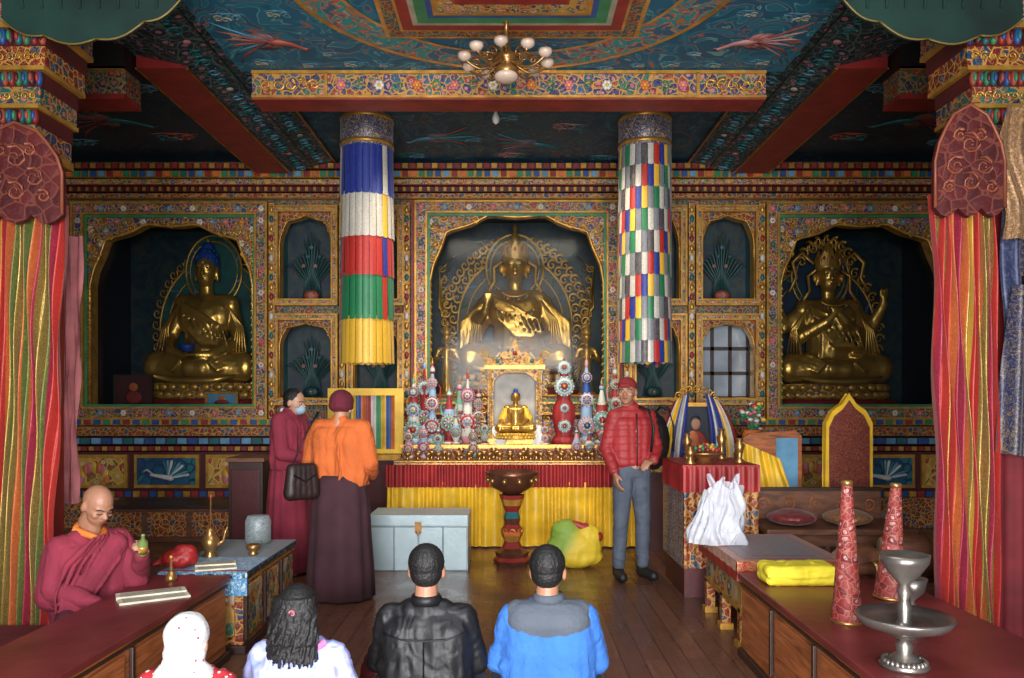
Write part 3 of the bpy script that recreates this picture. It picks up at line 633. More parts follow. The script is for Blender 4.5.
for sg in (-1,1):
    q=B()
    for k in range(10):
        q.tube([(0,0,.1*k),(sg*(.06+.03*k),-.02,.15+.12*k),(sg*(.15+.02*k),-.04,.3+.16*k),(sg*(.1+.04*(k%3)),-.04,.42+.17*k)],[.022,.018,.014,.006],goldd,6)
        q.spiral((sg*(.16+.015*k),-.05,.33+.16*k),.06,gold,.012,1.3,k,sg)
    q.obj('gilt_scroll_foliage','tall gilded curling foliage beside a seated statue','ornament',loc=(CX+sg*.74,11.16,1.58),group='gilt foliage')
    rt=root('attendant_figure','small gilded attendant figure standing beside the large statue','statue',(CX+sg*.9,10.3,1.57),group='attendant statues')
    b=B(); b.cap((0,0,.05),(0,0,.42),.1,.065,goldd); b.cap((0,0,.42),(0,0,.58),.065,.07,goldd); b.cap((-.08,0,.6),(.08,0,.6),.04,.04,goldd); b.cap((0,0,.6),(0,0,.7),.03,.03,goldd); b.sph((0,0,.75),(.06,.065,.075),goldd); b.cap((0,-.06,.75),(0,-.07,.735),.006,.009,goldd)
    for s in (-1,1): b.cap((s*.1,0,.6),(s*.15,-.03,.46),.035,.028,goldd); b.cap((s*.15,-.03,.46),(s*.04,-.12,.5),.028,.018,goldd)
    remesh(b,'body',.01,2,goldd,.003,20,1,rt); q=B(); q.lathe([(.12,0),(.13,.02),(.1,.06),(.08,.06)],gold,24); q.obj('lotus_base',parent=rt)
    q=B(); q.lathe([(.06,.79),(.065,.82),(.03,.88),(0,.93)],gold,16); q.obj('crown',parent=rt)
gm=bpy.data.materials.new('case_glass'); gm.use_nodes=True; nt=gm.node_tree; nt.nodes.clear(); o_=N(nt,'ShaderNodeOutputMaterial'); mx=N(nt,'ShaderNodeMixShader'); tr_=N(nt,'ShaderNodeBsdfTransparent'); gl=N(nt,'ShaderNodeBsdfGlossy'); gl.inputs['Roughness'].default_value=.1; tr_.inputs[0].default_value=(.86,.88,.88,1)
nz=noisev(nt,coord(nt),2.5,3); bp_=N(nt,'ShaderNodeBump'); bp_.inputs['Strength'].default_value=.35; nt.links.new(nz.outputs[0],bp_.inputs['Height']); nt.links.new(bp_.outputs[0],gl.inputs['Normal'])
mx.inputs[0].default_value=.006; nt.links.new(tr_.outputs[0],mx.inputs[1]); nt.links.new(gl.outputs[0],mx.inputs[2]); nt.links.new(mx.outputs[0],o_.inputs['Surface'])
for (a,b_,c_,d_,e_) in big:
    q=B(); q.box(a+CX-.03,b_+CX+.03,YW+.125,YW+.13,c_-.02,e_+.02,gm); q.obj('glass_pane','clear reflective glass pane closing a statue niche','glass',group='niche glass panes')
leafm=M('painted_leaf',C(22,70,68),.5,0,.4); leafd=M('painted_leaf_dark',C(18,52,58),.5,0,.3)
for i,n in enumerate(small):
    if i==7:
        q=B(); x0,x1,z0,z1=n[0]+CX-.02,n[1]+CX+.02,n[2],n[4]+.02; wp=M('window_pane_light',C(150,160,170),.2,0,.3,3)
        q.box(x0,x1,YW+.3,YW+.31,z0,z1,wp)
        for k in range(4): xx=x0+(x1-x0)*k/3; q.box(xx-.022,xx+.022,YW+.27,YW+.3,z0,z1,darkw)
        for k in range(4): zz=z0+(z1-z0)*k/3; q.box(x0,x1,YW+.27,YW+.3,zz-.022,zz+.022,darkw)
        q.obj('window_1',kind='structure',label='small dark-framed paned window inside an arched niche'); continue
    q=B(); h=(n[4]-n[2])*.88; ws=(n[1]-n[0])*.48/.92
    for k in range(15):
        a=(k-7)*.12; L=h*(.98-.05*abs(k-7)); q.tube([(a*.15,0,.02),(a*.3*ws,-.01,L*.45),(a*.9*ws,-.02,L*.8),(a*1.2*ws,-.03,L*(.8 if abs(k-7)>2 else 1))],[.005,.01,.014,.003],leafm if k%3 else leafd,6)
    for k in range(5): blossom(q,(k-2)*.1*ws*1.5,-.04,h*(.5+.13*(k%3)),.025,[dimpink,tealp,dimsky][k%3],dimred)
    q.sph((0,-.04,.08),(.1,.04,.07),dimred if i in (2,6) else leafd,seg=14,rings=8); blossom(q,0,-.08,.08,.045,dimpink if i in (2,6) else leafm,gold)
    q.obj('leafy_niche_ornament','faint green leafy foliage painted inside a small niche','ornament',loc=((n[0]+n[1])/2+CX,YW+.27,n[2]),group='niche ornaments')
def picture(x,y,z,w_,h,m1,m2,label,rz=0):
    r=root('picture_frame',label,'picture',(x,y,z),rz); q=B(); q.plate([(-w_/2,0),(w_/2,0),(w_/2,h),(-w_/2,h)],[[(-w_/2+.03,.03),(w_/2-.03,.03),(w_/2-.03,h-.03),(-w_/2+.03,h-.03)]],-.015,.015,m1); q.obj('frame',parent=r)
    q=B(); q.box(-w_/2+.02,w_/2-.02,0,.01,.02,h-.02,m2); q.sph((0,-.002,h*.62),(w_*.12,.004,h*.13),orangep,seg=10,rings=6); q.sph((0,-.002,h*.3),(w_*.22,.004,h*.2),redp,seg=10,rings=6); q.obj('photo',parent=r)
picture(-3.7,10.2,1.43,.42,.2,gold,skyp,'small landscape photograph leaning in a niche')
picture(-4.85,10.25,1.43,.5,.42,darkw,dredp,'dark framed portrait leaning in a niche')
# ---------------- altar ----------------
satin=M('yellow_satin',C(232,180,22),.45,0,.25,4); redsat=M('red_satin',C(155,27,27),.5,0,.3,5)
r=root('altar_table','long altar table draped in yellow satin with red valance','altar',(-.02,8.27,0))
q=B(); q.box(-1.18,1.24,.04,1.36,0,.86,dredp); q.box(-1.2,1.3,.0,1.36,.86,.9,fl_red); q.box(-1.2,1.3,-.012,0,.865,.872,gold); q.box(-1.2,1.3,-.012,0,.89,.898,gold); q.obj('body',parent=r)
q=B(); q.sheet(lambda u,v:(-1.27+2.56*u,.018*sin(u*150+sin(u*37)*2)-.015*(1-v)+.01*sin(v*8+u*12),.02+.66*v),300,8,satin); q.obj('yellow_skirt',parent=r)
q=B(); q.sheet(lambda u,v:(-1.28+2.56*u,-.035+.014*sin(u*230+sin(u*53)),.63+.23*v),340,3,redsat); q.obj('red_valance',parent=r)
q=B(); q.box(-1.2,1.22,8.75,9.63,.902,1.04,fl_red); q.box(-1.22,1.22,8.73,8.76,1.0,1.04,gold)
q.obj('altar_step','raised painted step across the back of the altar','altar step')
q=B(); q.box(-1.2,1.6,9.25,9.62,1.041,1.3,fl_blue); q.obj('altar_shelf','painted back shelf behind the altar step','shelf')
q=B(); q.lathe([(.02,0),(.025,.008),(.012,.02),(.02,.03),(.036,.05),(.04,.075),(.034,.07),(.0,.04)],brass,18)
b0=q.obj('offering_bowl','small brass offering bowl on the altar','bowl',loc=(-1.1,8.42,.9),group='brass offering bowls')
for k in range(1,21): dup(b0,(-1.1+.108*k,8.42+.01*(k%2),.9))
for k in range(14): dup(b0,(-1.0+.14*k,8.55,.9),0,None,1.15)
flame=bpy.data.materials.new('lamp_flame'); flame.use_nodes=True; bs=flame.node_tree.nodes['Principled BSDF']; bs.inputs['Emission Color'].default_value=C(255,170,60); bs.inputs['Emission Strength'].default_value=4
lamp=None
for x in [-.55,-.2,.15,.5,.85]:
    if not lamp:
        lamp=root('butter_lamp','brass butter lamp goblet with small flame','lamp',(x,8.66,.9),group='butter lamps'); q=B(); q.lathe([(.035,0),(.03,.01),(.01,.03),(.012,.05),(.03,.07),(.035,.11),(.03,.105),(0,.1)],brass,18); q.obj('goblet',parent=lamp)
        q=B(); q.lathe([(.002,.1),(.006,.11),(.004,.125),(.0005,.14)],flame,8); q.obj('flame',parent=lamp)
    else: dup(lamp,(x,8.66,.9))
pblue=M('pastel_blue',C(135,165,195),.55); ppink=M('pastel_pink',C(200,140,150),.55); pgreen=M('pastel_green',C(105,155,125),.55); pwhite=M('butter_white',C(195,192,180),.55); pred=M('butter_red',C(155,34,34),.55)
def disc(q,y,z,R,cols,x=0):
    # round butter medallion: stacked rings, bead rim and petalled heart
    for i,f in enumerate((1,.82,.6,.36)): q.cyl((x,0 if i==0 else y-.005*(i-1),z),(x,y-.005*i,z),R*f,R*f*.97,cols[i%len(cols)],28)
    for j in range(20):
        t=2*pi*j/20; q.sph((x+R*.96*cos(t),y-.002,z+R*.96*sin(t)),(R*.1,.008,R*.1),cols[(j%2)+1],seg=6,rings=4)
    for j in range(8):
        t=2*pi*j/8; q.sph((x+R*.46*cos(t),y-.018,z+R*.46*sin(t)),(R*.13,.006,R*.13),cols[0],seg=6,rings=4)
    q.sph((x,y-.02,z),(R*.16,.01,R*.16),gold,seg=8,rings=5)
def torma(x,y,z,h,cols,label,kind_=0,wd=.1):
    r=root('torma',label,'ritual cake',(x,y,z),group='tormas on the altar')
    q=B(); a,b,c_,d=cols
    prof=[[(wd*.8,0),(wd*.85,h*.06),(wd*.55,h*.1),(wd*.7,h*.2),(wd*.62,h*.5),(wd*.3,h*.78),(wd*.12,h*.86)],
          [(wd*.7,0),(wd*.75,h*.05),(wd*.4,h*.12),(wd*.5,h*.3),(wd*.25,h*.4),(wd*.45,h*.5),(wd*.4,h*.65),(wd*.15,h*.86)],
          [(wd*.5,0),(wd*.9,h*.1),(wd*.8,h*.35),(wd*.5,h*.4),(wd*.55,h*.6),(wd*.2,h*.7),(wd*.06,h*.9)],
          [(wd*.9,0),(wd*.9,h*.04),(wd*.3,h*.08),(wd*.85,h*.3),(wd*.9,h*.45),(wd*.5,h*.62),(wd*.1,h*.9)]][kind_]
    q.lathe(prof,a,20,mats=[[b,a,a,a,c_,a,a,a][i%8] for i in range(len(prof))],fold=(8,.05))
    for s in (-1,1):   # curling leaf ears
        if kind_ in (1,3): q.tube([(s*wd*.4,-.01,h*.45),(s*wd*.85,-.015,h*.55),(s*wd*.95,-.015,h*.68),(s*wd*.7,-.015,h*.72)],[wd*.12,wd*.14,wd*.1,wd*.05],d,6)
    q.obj('body',parent=r)
    n_={0:3,1:3,2:2,3:1}[kind_] if h>.45 else (2 if kind_!=3 else 1)
    for k in range(n_):
        zz=h*([.2,.49,.74][k] if n_==3 else ([.28,.64][k] if n_==2 else .38)); R=min(wd*[1.0,.82,.6][k],h*.15); q=B()
        disc(q,-wd*[.72,.6,.5][k]*(1.2 if kind_==3 else 1),zz,R,[[b,d,a,c_],[d,b,c_,a],[b,c_,d,a]][k]); q.obj('butter_medallion',parent=r)
    q=B()
    if kind_ in (0,2): q.sph((0,0,h*.9),(wd*.2,wd*.16,h*.045),d); q.lathe([(wd*.05,h*.92),(wd*.1,h*.96),(0,h*1.03)],gold,12)
    else: q.lathe([(wd*.1,h*.84),(wd*.3,h*.88),(wd*.26,h*.92),(wd*.1,h*.95),(wd*.16,h*.98),(0,h*1.06)],d,14,mats=[d,b,c_,d,gold,gold])
    q.obj('finial',parent=r)
W_,R_,G_,Bp,Y_,P_,O_,K_=pwhite,pred,pgreen,bluep,yellowp,ppink,orangep,pblue
tl=[(-1.1,8.95,1.04,.78,(W_,K_,R_,G_)),(-.9,9.05,1.04,.92,(K_,W_,P_,R_)),(-.7,8.92,1.04,.62,(R_,W_,K_,G_)),(-.5,9.02,1.04,.84,(W_,P_,K_,R_)),(-.38,9.15,1.04,.6,(G_,W_,P_,R_)),
    (.84,9.02,1.04,1.0,(K_,W_,Bp,P_)),(1.0,8.92,1.04,.7,(W_,K_,R_,G_)),(1.17,9.08,1.04,.9,(R_,W_,G_,P_)),(-1.0,9.18,1.04,.98,(R_,W_,G_,K_)),(-.6,9.18,1.04,.7,(G_,P_,W_,R_)),
    (-1.12,8.67,.9,.36,(P_,W_,G_,R_)),(-.96,8.68,.9,.42,(K_,P_,W_,R_)),(-.8,8.68,.9,.33,(R_,W_,K_,G_)),(-.62,8.82,1.04,.34,(W_,R_,K_,G_)),(-.42,8.69,.9,.36,(W_,G_,P_,R_)),(-.3,8.8,1.04,.28,(R_,W_,K_,G_)),(.36,8.8,1.04,.26,(O_,W_,R_,K_)),
    (.7,8.68,.9,.32,(P_,W_,K_,R_)),(.98,8.68,.9,.4,(G_,P_,W_,R_)),(1.13,8.68,.9,.46,(W_,R_,K_,P_)),(.84,8.7,.9,.3,(R_,K_,W_,G_))]
nm={id(W_):'white',id(R_):'red',id(G_):'pale green',id(Bp):'blue',id(Y_):'yellow',id(P_):'pink',id(O_):'orange',id(K_):'pale blue'}
for i,(x,y,z,h,cs) in enumerate(tl): torma(x,y,z,h,cs,'%s and %s butter-sculpted torma with round medallions'%(nm[id(cs[0])],nm[id(cs[1])]),[0,1,3,2,1,0,3,1,2,3,0][i%11],.1 if h>.45 else .065)
r=root('torma','tall red torma with round butter medallions beside a gilded shrine','ritual cake',(.58,8.95,1.04),group='tormas on the altar')
q=B(); q.lathe([(.13,0),(.14,.05),(.09,.08),(.1,.14),(.13,.3),(.12,.42),(.07,.5),(.08,.54),(.05,.6),(.045,.8),(.02,.92),(0,.96)],R_,28,fold=(10,.05)); q.obj('body',parent=r)
for zz,R,yy in ((.2,.07,-.12),(.4,.05,-.13),(.64,.11,-.09),(.85,.075,-.07)):
    q=B(); disc(q,yy,zz,R,[K_,W_,G_,R_]); q.obj('butter_medallion',parent=r)
r=root('shrine_frame','tall gilded carved shrine frame with crest and pale backing','shrine',(.03,9.0,1.04))
q=B(); q.plate([(-.3,0),(.3,0),(.3,.84),(-.3,.84)],[arch(-.235,.235,.08,.66,.8,3)],-.12,.05,fl_gold,side=gold)
q.box(-.33,.33,-.16,.08,0,.06,gold); q.box(-.335,.335,-.15,.08,.83,.87,gold)
for k in range(18):
    for s in (-1,1): q.spiral((s*.268,-.13,.08+.041*k),.02,gold,.006,1.3,k,s)
for s in (-1,1):
    for k in range(8): q.spiral((s*(.345+.02*sin(k)),-.1,.08+.1*k),.045,gold,.009,1.3,k,s)
q.obj('frame',parent=r)
q=B(); pl=M('pale_backing',C(165,160,150),.6); q.box(-.26,.26,.06,.08,.05,.84,pl); q.obj('backing',parent=r)
q=B(); q.plate([(-.35,.87),(.35,.87),(.3,.95),(.2,.93),(.13,1.03),(.06,1.02),(0,1.18),(-.06,1.02),(-.13,1.03),(-.2,.93),(-.3,.95)],[],-.12,-.06,fl_gold,side=gold)
for s in (-1,0,1): q.sph((s*.19,-.13,.92 if s else 1.01),.024,[tealp,redp,tealp][s+1])
for k in range(8): q.spiral(((k-3.5)*.085,-.125,.92+.03*(3.5-abs(k-3.5))/3.5),.034,gold,.008,1.3,k,1 if k<4 else -1)
for s in (-1,1): q.spiral((s*.33,-.1,.98),.06,gold,.011,1.4,0,s)
q.obj('crest',parent=r)
def mini(x,y,z,sc,label):
    rt=root('buddha_figurine',label,'statue',(x,y,z)); rt.scale=(sc,)*3
    b=B(); seat_body(b,goldd,'touch'); statue_head(b,goldd,(0,-.01,.71)); remesh(b,'body',.014,2,goldd,0,1,1,rt,loc=(0,0,.13))
    q=B(); q.sph((0,.022,.875),(.094,.105,.095),hairblue); q.sph((0,.03,.975),(.05,.05,.05),hairblue); q.obj('hair',parent=rt)
    q=B(); lotus(q,.42,.13,gold,yellowp); q.obj('lotus_base',parent=rt)
    b=B(); b.cap((0,.0,.25),(0,0,.55),.17,.13,satin)
    for s in (-1,1): b.cap((s*.18,0,.6),(s*.28,-.03,.4),.08,.075,satin); b.cap((s*.1,-.02,.24),(s*.33,-.16,.22),.11,.09,satin)
    remesh(b,'robe',.014,3,satin,.012,12,1,rt)
mini(.04,8.8,1.1,.54,'small gilded buddha in yellow robe inside a shrine frame')
wh=M('white_silk',C(215,212,205),.6)
for x in (.28,-.14):
    q=B(); q.sheet(lambda u,v:((u-.5)*.12+.02*sin(v*6),.01*sin(u*20),.22*v*(1-.2*abs(u-.5))),12,8,wh); q.obj('silk_scarf','white silk offering scarf draped on the altar','scarf',loc=(x,8.77,1.04),group='silk scarves')
r=root('framed_hanging','yellow satin framed hanging with rainbow striped centre','banner',(-1.66,9.1,.92))
q=B(); q.plate([(-.43,0),(.43,0),(.43,.74),(-.43,.74)],[[(-.33,.05),(.33,.05),(.33,.66),(-.33,.66)]],-.03,.0,satin); q.obj('border',parent=r)
rb=[redp,whitep,greenp,yellowp,bluep,orangep]
q=B(); q.sheet(lambda u,v:(-.34+.68*u,-.012*sin(u*40),.04+.63*v),36,4,lambda i,j:rb[(i//3)%6]); q.obj('striped_centre',parent=r)
q=B(); q.box(-.48,.45,9.0,9.6,0,.915,dredp); q.box(-.5,.47,8.98,9.6,.85,.915,gold); q.obj('side_altar','dark red cabinet with gilt top edge','cabinet',loc=(-1.72,0,0))
r=root('draped_portrait','framed portrait under blue, white and yellow draped cloth','portrait',(1.92,8.42,.882))
cm=[tb,whitep,tb,satin,whitep,redp]
for s in (-1,1):
    q=B(); q.sheet(lambda u,v,s=s:(s*(.14+.3*u-.2*v*v*(.3+.7*u)+.0),-.12-.05*sin(pi*v)+.03*sin(u*22),(.72-.09*u)*v),36,12,lambda i,j:cm[(i//6)%6]); q.obj('striped_drape',parent=r)
q=B(); q.plate([(-.19,0),(.19,0),(.19,.62),(-.19,.62)],[[(-.15,.04),(.15,.04),(.15,.58),(-.15,.58)]],-.1,-.05,gold)
for k in range(9):
    a=pi*k/8; q.spiral((.2*cos(a),-.08,.64+.13*sin(a)),.045,gold,.009,1.3,k)
q.obj('frame',parent=r)
q=B(); q.box(-.17,.17,-.05,-.02,.02,.6,navy)
q.sph((0,-.055,.17),(.13,.012,.16),redp); q.sph((-.03,-.06,.2),(.07,.012,.13),orangep); q.sph((0,-.06,.4),(.05,.014,.065),M('portrait_skin',C(165,115,85),.6)); q.sph((0,-.057,.44),(.052,.012,.045),black)
q.obj('portrait_picture',parent=r)
q=B(); q.box(1.36,2.75,8.1,9.5,0,.86,dredp); q.box(1.34,2.77,8.08,8.1,.8,.88,fl_gold); q.box(1.34,2.77,8.1,9.5,.86,.88,fl_red); q.obj('side_altar','red side altar cabinet with painted gilt edge','cabinet')
r=root('flower_vase','orange vase holding mixed paper flowers','vase',(2.5,8.32,.88))
q=B(); q.lathe([(.06,0),(.1,.05),(.11,.16),(.1,.3),(.08,.34),(.0,.33)],orangep,22); q.obj('vase',parent=r)
def bouquet(q,n,R0,z0,z1,cols,zs):
    for k in range(n):
        a=random.uniform(0,6.28);R=random.uniform(.02,R0);h=random.uniform(z0,z1); q.tube([(0,0,zs),(R*.5*cos(a),R*.4*sin(a),(zs+h)/2),(R*cos(a),R*sin(a)*.6,h)],.004,greenp,4); q.sph((R*cos(a),R*sin(a)*.6,h),(.028,.028,.02),random.choice(cols),seg=8,rings=5)
        if k%2: q.sph((R*.9*cos(a),R*.6*sin(a),h-.05),(.03,.01,.02),greenp,seg=6,rings=4)
q=B(); bouquet(q,34,.13,.4,.62,[pinkp,redp,whitep,yellowp,greenp],.3); q.obj('flower_bunch',parent=r)
for vx,vy in ((1.46,8.26),(2.66,8.7)):
    r=root('flower_vase','small brass vase with red and white paper flowers','vase',(vx,vy,.88)); q=B(); q.lathe([(.04,0),(.06,.04),(.07,.12),(.03,.18),(.05,.22),(0,.2)],brass,20); q.obj('vase',parent=r)
    q=B(); bouquet(q,22,.08,.3,.46,[redp,whitep,pinkp,orangep],.2); q.obj('flower_bunch',parent=r)
for x,h,mt in ((2.34,.26,brass),(2.66,.34,bw)):
    q=B(); q.lathe([(.05,0),(.07,.04),(.08,h*.4),(.04,h*.7),(.05,h*.85),(.03,h),(0,h)],mt,20); q.obj('ritual_jar','small narrow-necked ritual jar on a side altar','jar',loc=(x,8.17,.88),group='ritual jars')
# ---------------- near the altar ----------------
trk=M('painted_tin',C(175,195,198),.4,.25,.15,3); trkd=M('tin_edge',C(150,165,168),.35,.5)
r=root('metal_trunk','pale blue-grey tin trunk standing on the floor','trunk',(-.84,7.42,0))
q=B(); q.box(-.44,.44,-.24,.24,0,.4,trk)
for x in (-.44,-.22,0,.22,.44): q.box(x-.008,x+.008,-.246,.246,0,.4,trkd)
q.obj('body',parent=r,bevel=.006)
q=B(); q.box(-.45,.45,-.25,.25,.4,.5,trk); q.box(-.455,.455,-.255,.255,.39,.41,trkd); q.obj('lid',parent=r,bevel=.012)
q=B(); q.box(-.03,.03,-.27,-.25,.34,.44,brass); q.tube([(-.02,-.275,.36),(0,-.28,.32),(.02,-.275,.36)],.006,brass); q.obj('latch',parent=r)
r=root('offering_stand','carved painted pedestal carrying a wide bronze bowl','stand',(0,7.55,0))
q=B(); q.lathe([(.17,0),(.18,.03),(.15,.06),(.16,.1),(.1,.14),(.07,.2),(.1,.26),(.11,.3),(.07,.36),(.08,.42),(.06,.48),(.09,.54),(.11,.6),(.12,.64)],bronze,8,mats=[bronze,redp,bronze,bronze,redp,gold,orangep,redp,bronze,tealp,redp,gold,redp,bronze],smooth=False)
for k in range(8):
    a=2*pi*k/8; q.spiral((.0,0,0),.03,gold,.008,1.2,0,1,Matrix.Rotation(a,4,'Z')@Matrix.Translation((0,-.1,.3)))
q.obj('pedestal',parent=r)
q=B(); q.lathe([(.06,.64),(.1,.66),(.2,.72),(.24,.82),(.255,.85),(.24,.86),(.2,.8),(.1,.72),(0,.71)],bronze,36)
for k in range(10):
    a=2*pi*k/10; q.sph((.225*cos(a),.225*sin(a),.78),(.03,.03,.03),brass,seg=8,rings=6)
q.obj('bowl',parent=r)
r=root('cloth_bag','slumped yellow cloth bag with green and red panels','bag',(.57,7.35,0))
b=B(); b.sph((0,0,.17),(.26,.16,.19),satin); b.sph((-.07,0,.3),(.15,.11,.14),satin); b.sph((.12,0,.26),(.13,.11,.14),satin); b.sph((0,0,.1),(.27,.16,.11),satin)
bagm,bnt,bbs=base('bag_panels',.6,0); bsx=N(bnt,'ShaderNodeSeparateXYZ'); bnt.links.new(coord(bnt),bsx.inputs[0])
bf=math_(bnt,'ADD',math_(bnt,'MULTIPLY',bsx.outputs[0],1.6),math_(bnt,'MULTIPLY',bsx.outputs[2],-.9)); bnt.links.new(ramp(bnt,math_(bnt,'ADD',bf,.6),[C(120,150,45),C(205,172,28),C(215,180,30)],False,[.25,.42,.7]),bbs.inputs['Base Color'])
remesh(b,'bag_body',.012,5,bagm,.008,6,1,r)
b=B(); b.cap((.1,-.02,.36),(.22,-.03,.28),.05,.045,redsat); b.cap((.1,-.03,.36),(.0,-.03,.4),.04,.03,redsat); remesh(b,'red_flap',.01,3,redsat,.004,8,1,r)
# ---------------- left tables ----------------
tabtop=M('maroon_table_top',C(112,38,38),.38,0,.35,3,.25,12)
def panel_table(name,label,x0,x1,y0,y1,h,topm,bodym,face,np,loc=(0,0,0),rz=0):
    r=root(name,label,'table',loc,rz); q=B(); q.box(x0-.02,x1+.02,y0-.02,y1+.02,h-.035,h,topm); q.obj('table_top',parent=r,bevel=.006)
    q=B(); q.box(x0,x1,y0,y1,.05,h-.035,bodym); L=(y1-y0)/np
    for k in range(np):
        a=y0+L*k+.04; b=y0+L*(k+1)-.04
        for xx,s in ((x0,-1),(x1,1)):
            q.box(min(xx,xx+s*.02),max(xx,xx+s*.02),a-.025,a,.08,h-.07,darkw); q.box(min(xx,xx+s*.012),max(xx,xx+s*.012),a,b,.1,h-.09,face)
        if k==0: q.box(x0+.05,x1-.05,y0-.012,y0,.1,h-.09,face)
    q.box(x0-.02,x1+.02,y0-.02,y1+.02,0,.05,darkw); q.box(x0-.01,x1+.01,y0-.01,y1+.01,h-.07,h-.055,gold if bodym is not woodor else darkw)
    q.obj('carcass',parent=r,bevel=.004); return r
panel_table('low_table','long low reading table with maroon top and wooden panels',-.21,.21,-1.15,1.15,.5,tabtop,woodor,woodor,4,(-1.93,3.58,0),math.radians(-1.5))
paintf=ornate('painted_chest',[C(30,80,110),C(150,45,38),C(40,110,85),C(190,140,55),C(175,165,145)],14,C(190,140,60),.07,C(200,175,150))
panel_table('painted_table','low table with colourful painted panels and cloth cover',-.24,.24,-.55,.55,.49,fl_dark,fl_red,paintf,3,(-1.87,5.4,0))
clm=brocade('woven_cover',C(95,105,105),C(70,85,95),12); blc=brocade('blue_runner',C(60,135,185),C(190,210,212),16)
q=B(); q.box(-.26,.26,-.56,.56,.0,.006,clm); q.sheet(lambda u,v:(-.27+.54*u,-.57-.002*sin(u*30),-.14*(v)+.004),20,3,blc); q.box(-.265,.265,-.565,-.12,.006,.01,blc); q.box(-.265,.265,-.565,-.54,.01,.013,redp); q.obj('table_cover','grey woven table cover with blue and white brocade runner','cloth',loc=(-1.87,5.4,.49))
q=B(); q.box(-2.98,-2.2,2.3,4.6,0,.2,darkw); q.obj('platform','low dark wooden seating platform','platform',bevel=.01)
q=B(); q.box(-.36,.36,-1.1,1.1,0,.06,M('red_carpet',C(110,28,33),.9)); q.obj('seat_carpet','long red carpet runner on the seating platform','carpet',loc=(-2.6,3.46,.2),bevel=.02)
pap=M('paper',C(205,195,170),.8)
def book(lab,loc,rz,sx=1,nk=2):
    r=root('scripture_book',lab,'book',loc,rz)
    for k in range(nk):
        q=B(); X=Matrix.Rotation(.06*k,4,'Z')@Matrix.Translation((0,.0-.1*k,0)); q.box(-.17*sx,.17*sx,-.05,.05,.0,.018-.008*k,pap,X)
        for l in range(5): q.box(-.15*sx,.15*sx,-.04+.018*l,-.036+.018*l,.0182-.008*k,.0186-.008*k,black,X)
        q.obj('page_stack',parent=r)
book('open stack of loose scripture pages on a table',(-1.92,4.26,.5),.5)
book('small sheaf of papers on a cloth-covered table',(-1.85,5.0,.503),.3,.7)
r=root('ritual_ewer','brass ritual ewer with tall spout on a table','ewer',(-2.0,5.3,.497))
q=B(); q.lathe([(.045,0),(.05,.01),(.028,.03),(.05,.06),(.062,.1),(.05,.13),(.026,.16),(.034,.18),(.0,.2)],brass,22); q.tube([(.05,0,.08),(.09,0,.11),(.1,0,.16),(.115,0,.2)],[.016,.012,.009,.007],brass); q.obj('body',parent=r)
q=B(); q.tube([(0,0,.19),(.005,0,.4)],.005,brass); q.sph((.005,0,.4),(.01,.01,.018),redp); q.obj('sprinkler',parent=r)
q=B(); q.lathe([(.03,0),(.035,.01),(.02,.02),(.045,.04),(.05,.07),(.045,.07),(0,.03)],brass,20); q.obj('tea_cup','small brass cup with foot on a cloth-covered table','cup',loc=(-1.74,5.38,.497))
q=B(); q.lathe([(.07,0),(.09,.02),(.09,.16),(.075,.2),(.0,.2)],brocade('jar_pattern',C(150,155,150),C(60,100,120),30),24); q.obj('ceramic_jar','white ceramic jar with blue pattern','jar',loc=(-1.84,5.8,.497))
q=B(); q.box(-.16,.16,-.2,.2,0,.95,darkw); q.box(-.18,.18,-.22,.22,.95,.99,woodbr); q.box(-.13,.13,-.21,-.2,.1,.88,dredp); q.obj('side_cabinet','narrow dark wooden cabinet with red door','cabinet',loc=(-2.5,7.7,0),bevel=.005)
q=B(); q.box(-.75,.75,-.3,.3,0,.36,woodbr); q.box(-.77,.77,-.32,.32,.36,.4,darkw)
for k in range(3): q.box(-.7+.48*k,-.28+.48*k,-.31,-.3,.06,.32,fl_red)
q.obj('side_cabinet','long low carved brown cabinet against the painted wall','cabinet',loc=(-3.7,8.9,0),bevel=.005)
b=B(); b.sph((0,0,.06),(.11,.09,.06),redsat); b.sph((.03,0,.1),(.07,.06,.05),redsat); b.cap((-.1,0,.05),(-.15,-.03,.03),.03,.02,redsat)
remesh(b,'folded_red_cloth',.008,3,redsat,.008,14,label='crumpled red cloth bundle on a table',cat='cloth',loc=(-2.04,4.92,.505))
# ---------------- right tables ----------------
panel_table('low_table','long low reading table with red top and wooden panels',-.42,.42,-1.2,1.2,.5,tabtop,woodor,woodor,4,(1.8,3.6,0))
r=root('painted_table','low table with carved legs and red brocade cover','table',(1.72,5.4,0))
q=B(); q.box(-.33,.33,-.48,.48,.5,.54,redp); q.obj('table_top',parent=r)
q=B(); q.box(-.3,.3,-.45,.45,.24,.5,paintf); q.box(-.31,.31,-.46,.46,.22,.25,gold); q.obj('apron',parent=r)
for sx in (-.28,.28):
    for sy in (-.42,0,.42):
        q=B(); q.box(sx-.03,sx+.03,sy-.03,sy+.03,.03,.24,fl_red); q.box(sx-.045,sx+.045,sy-.045,sy+.045,0,.04,gold); q.obj('leg',parent=r)
q=B(); covm=brocade('patterned_cover',C(120,30,34),C(30,95,100),11); edg=brocade('cover_edge',C(150,32,30),C(200,140,60),30)
q.box(-.34,.34,-.49,.49,.0,.008,edg); q.box(-.28,.28,-.43,.43,.008,.011,covm); q.box(-.2,.2,-.34,.34,.011,.013,brocade('cover_centre',C(24,60,72),C(140,50,45),14))
q.sheet(lambda u,v:(-.345-.004*sin(u*40),-.49+.98*u,.006-.12*v),40,4,lambda i,j:redsat if j>1 else edg); q.sheet(lambda u,v:(-.34+.68*u,-.495-.004*sin(u*40),.006-.12*v),30,4,lambda i,j:redsat if j>1 else edg)
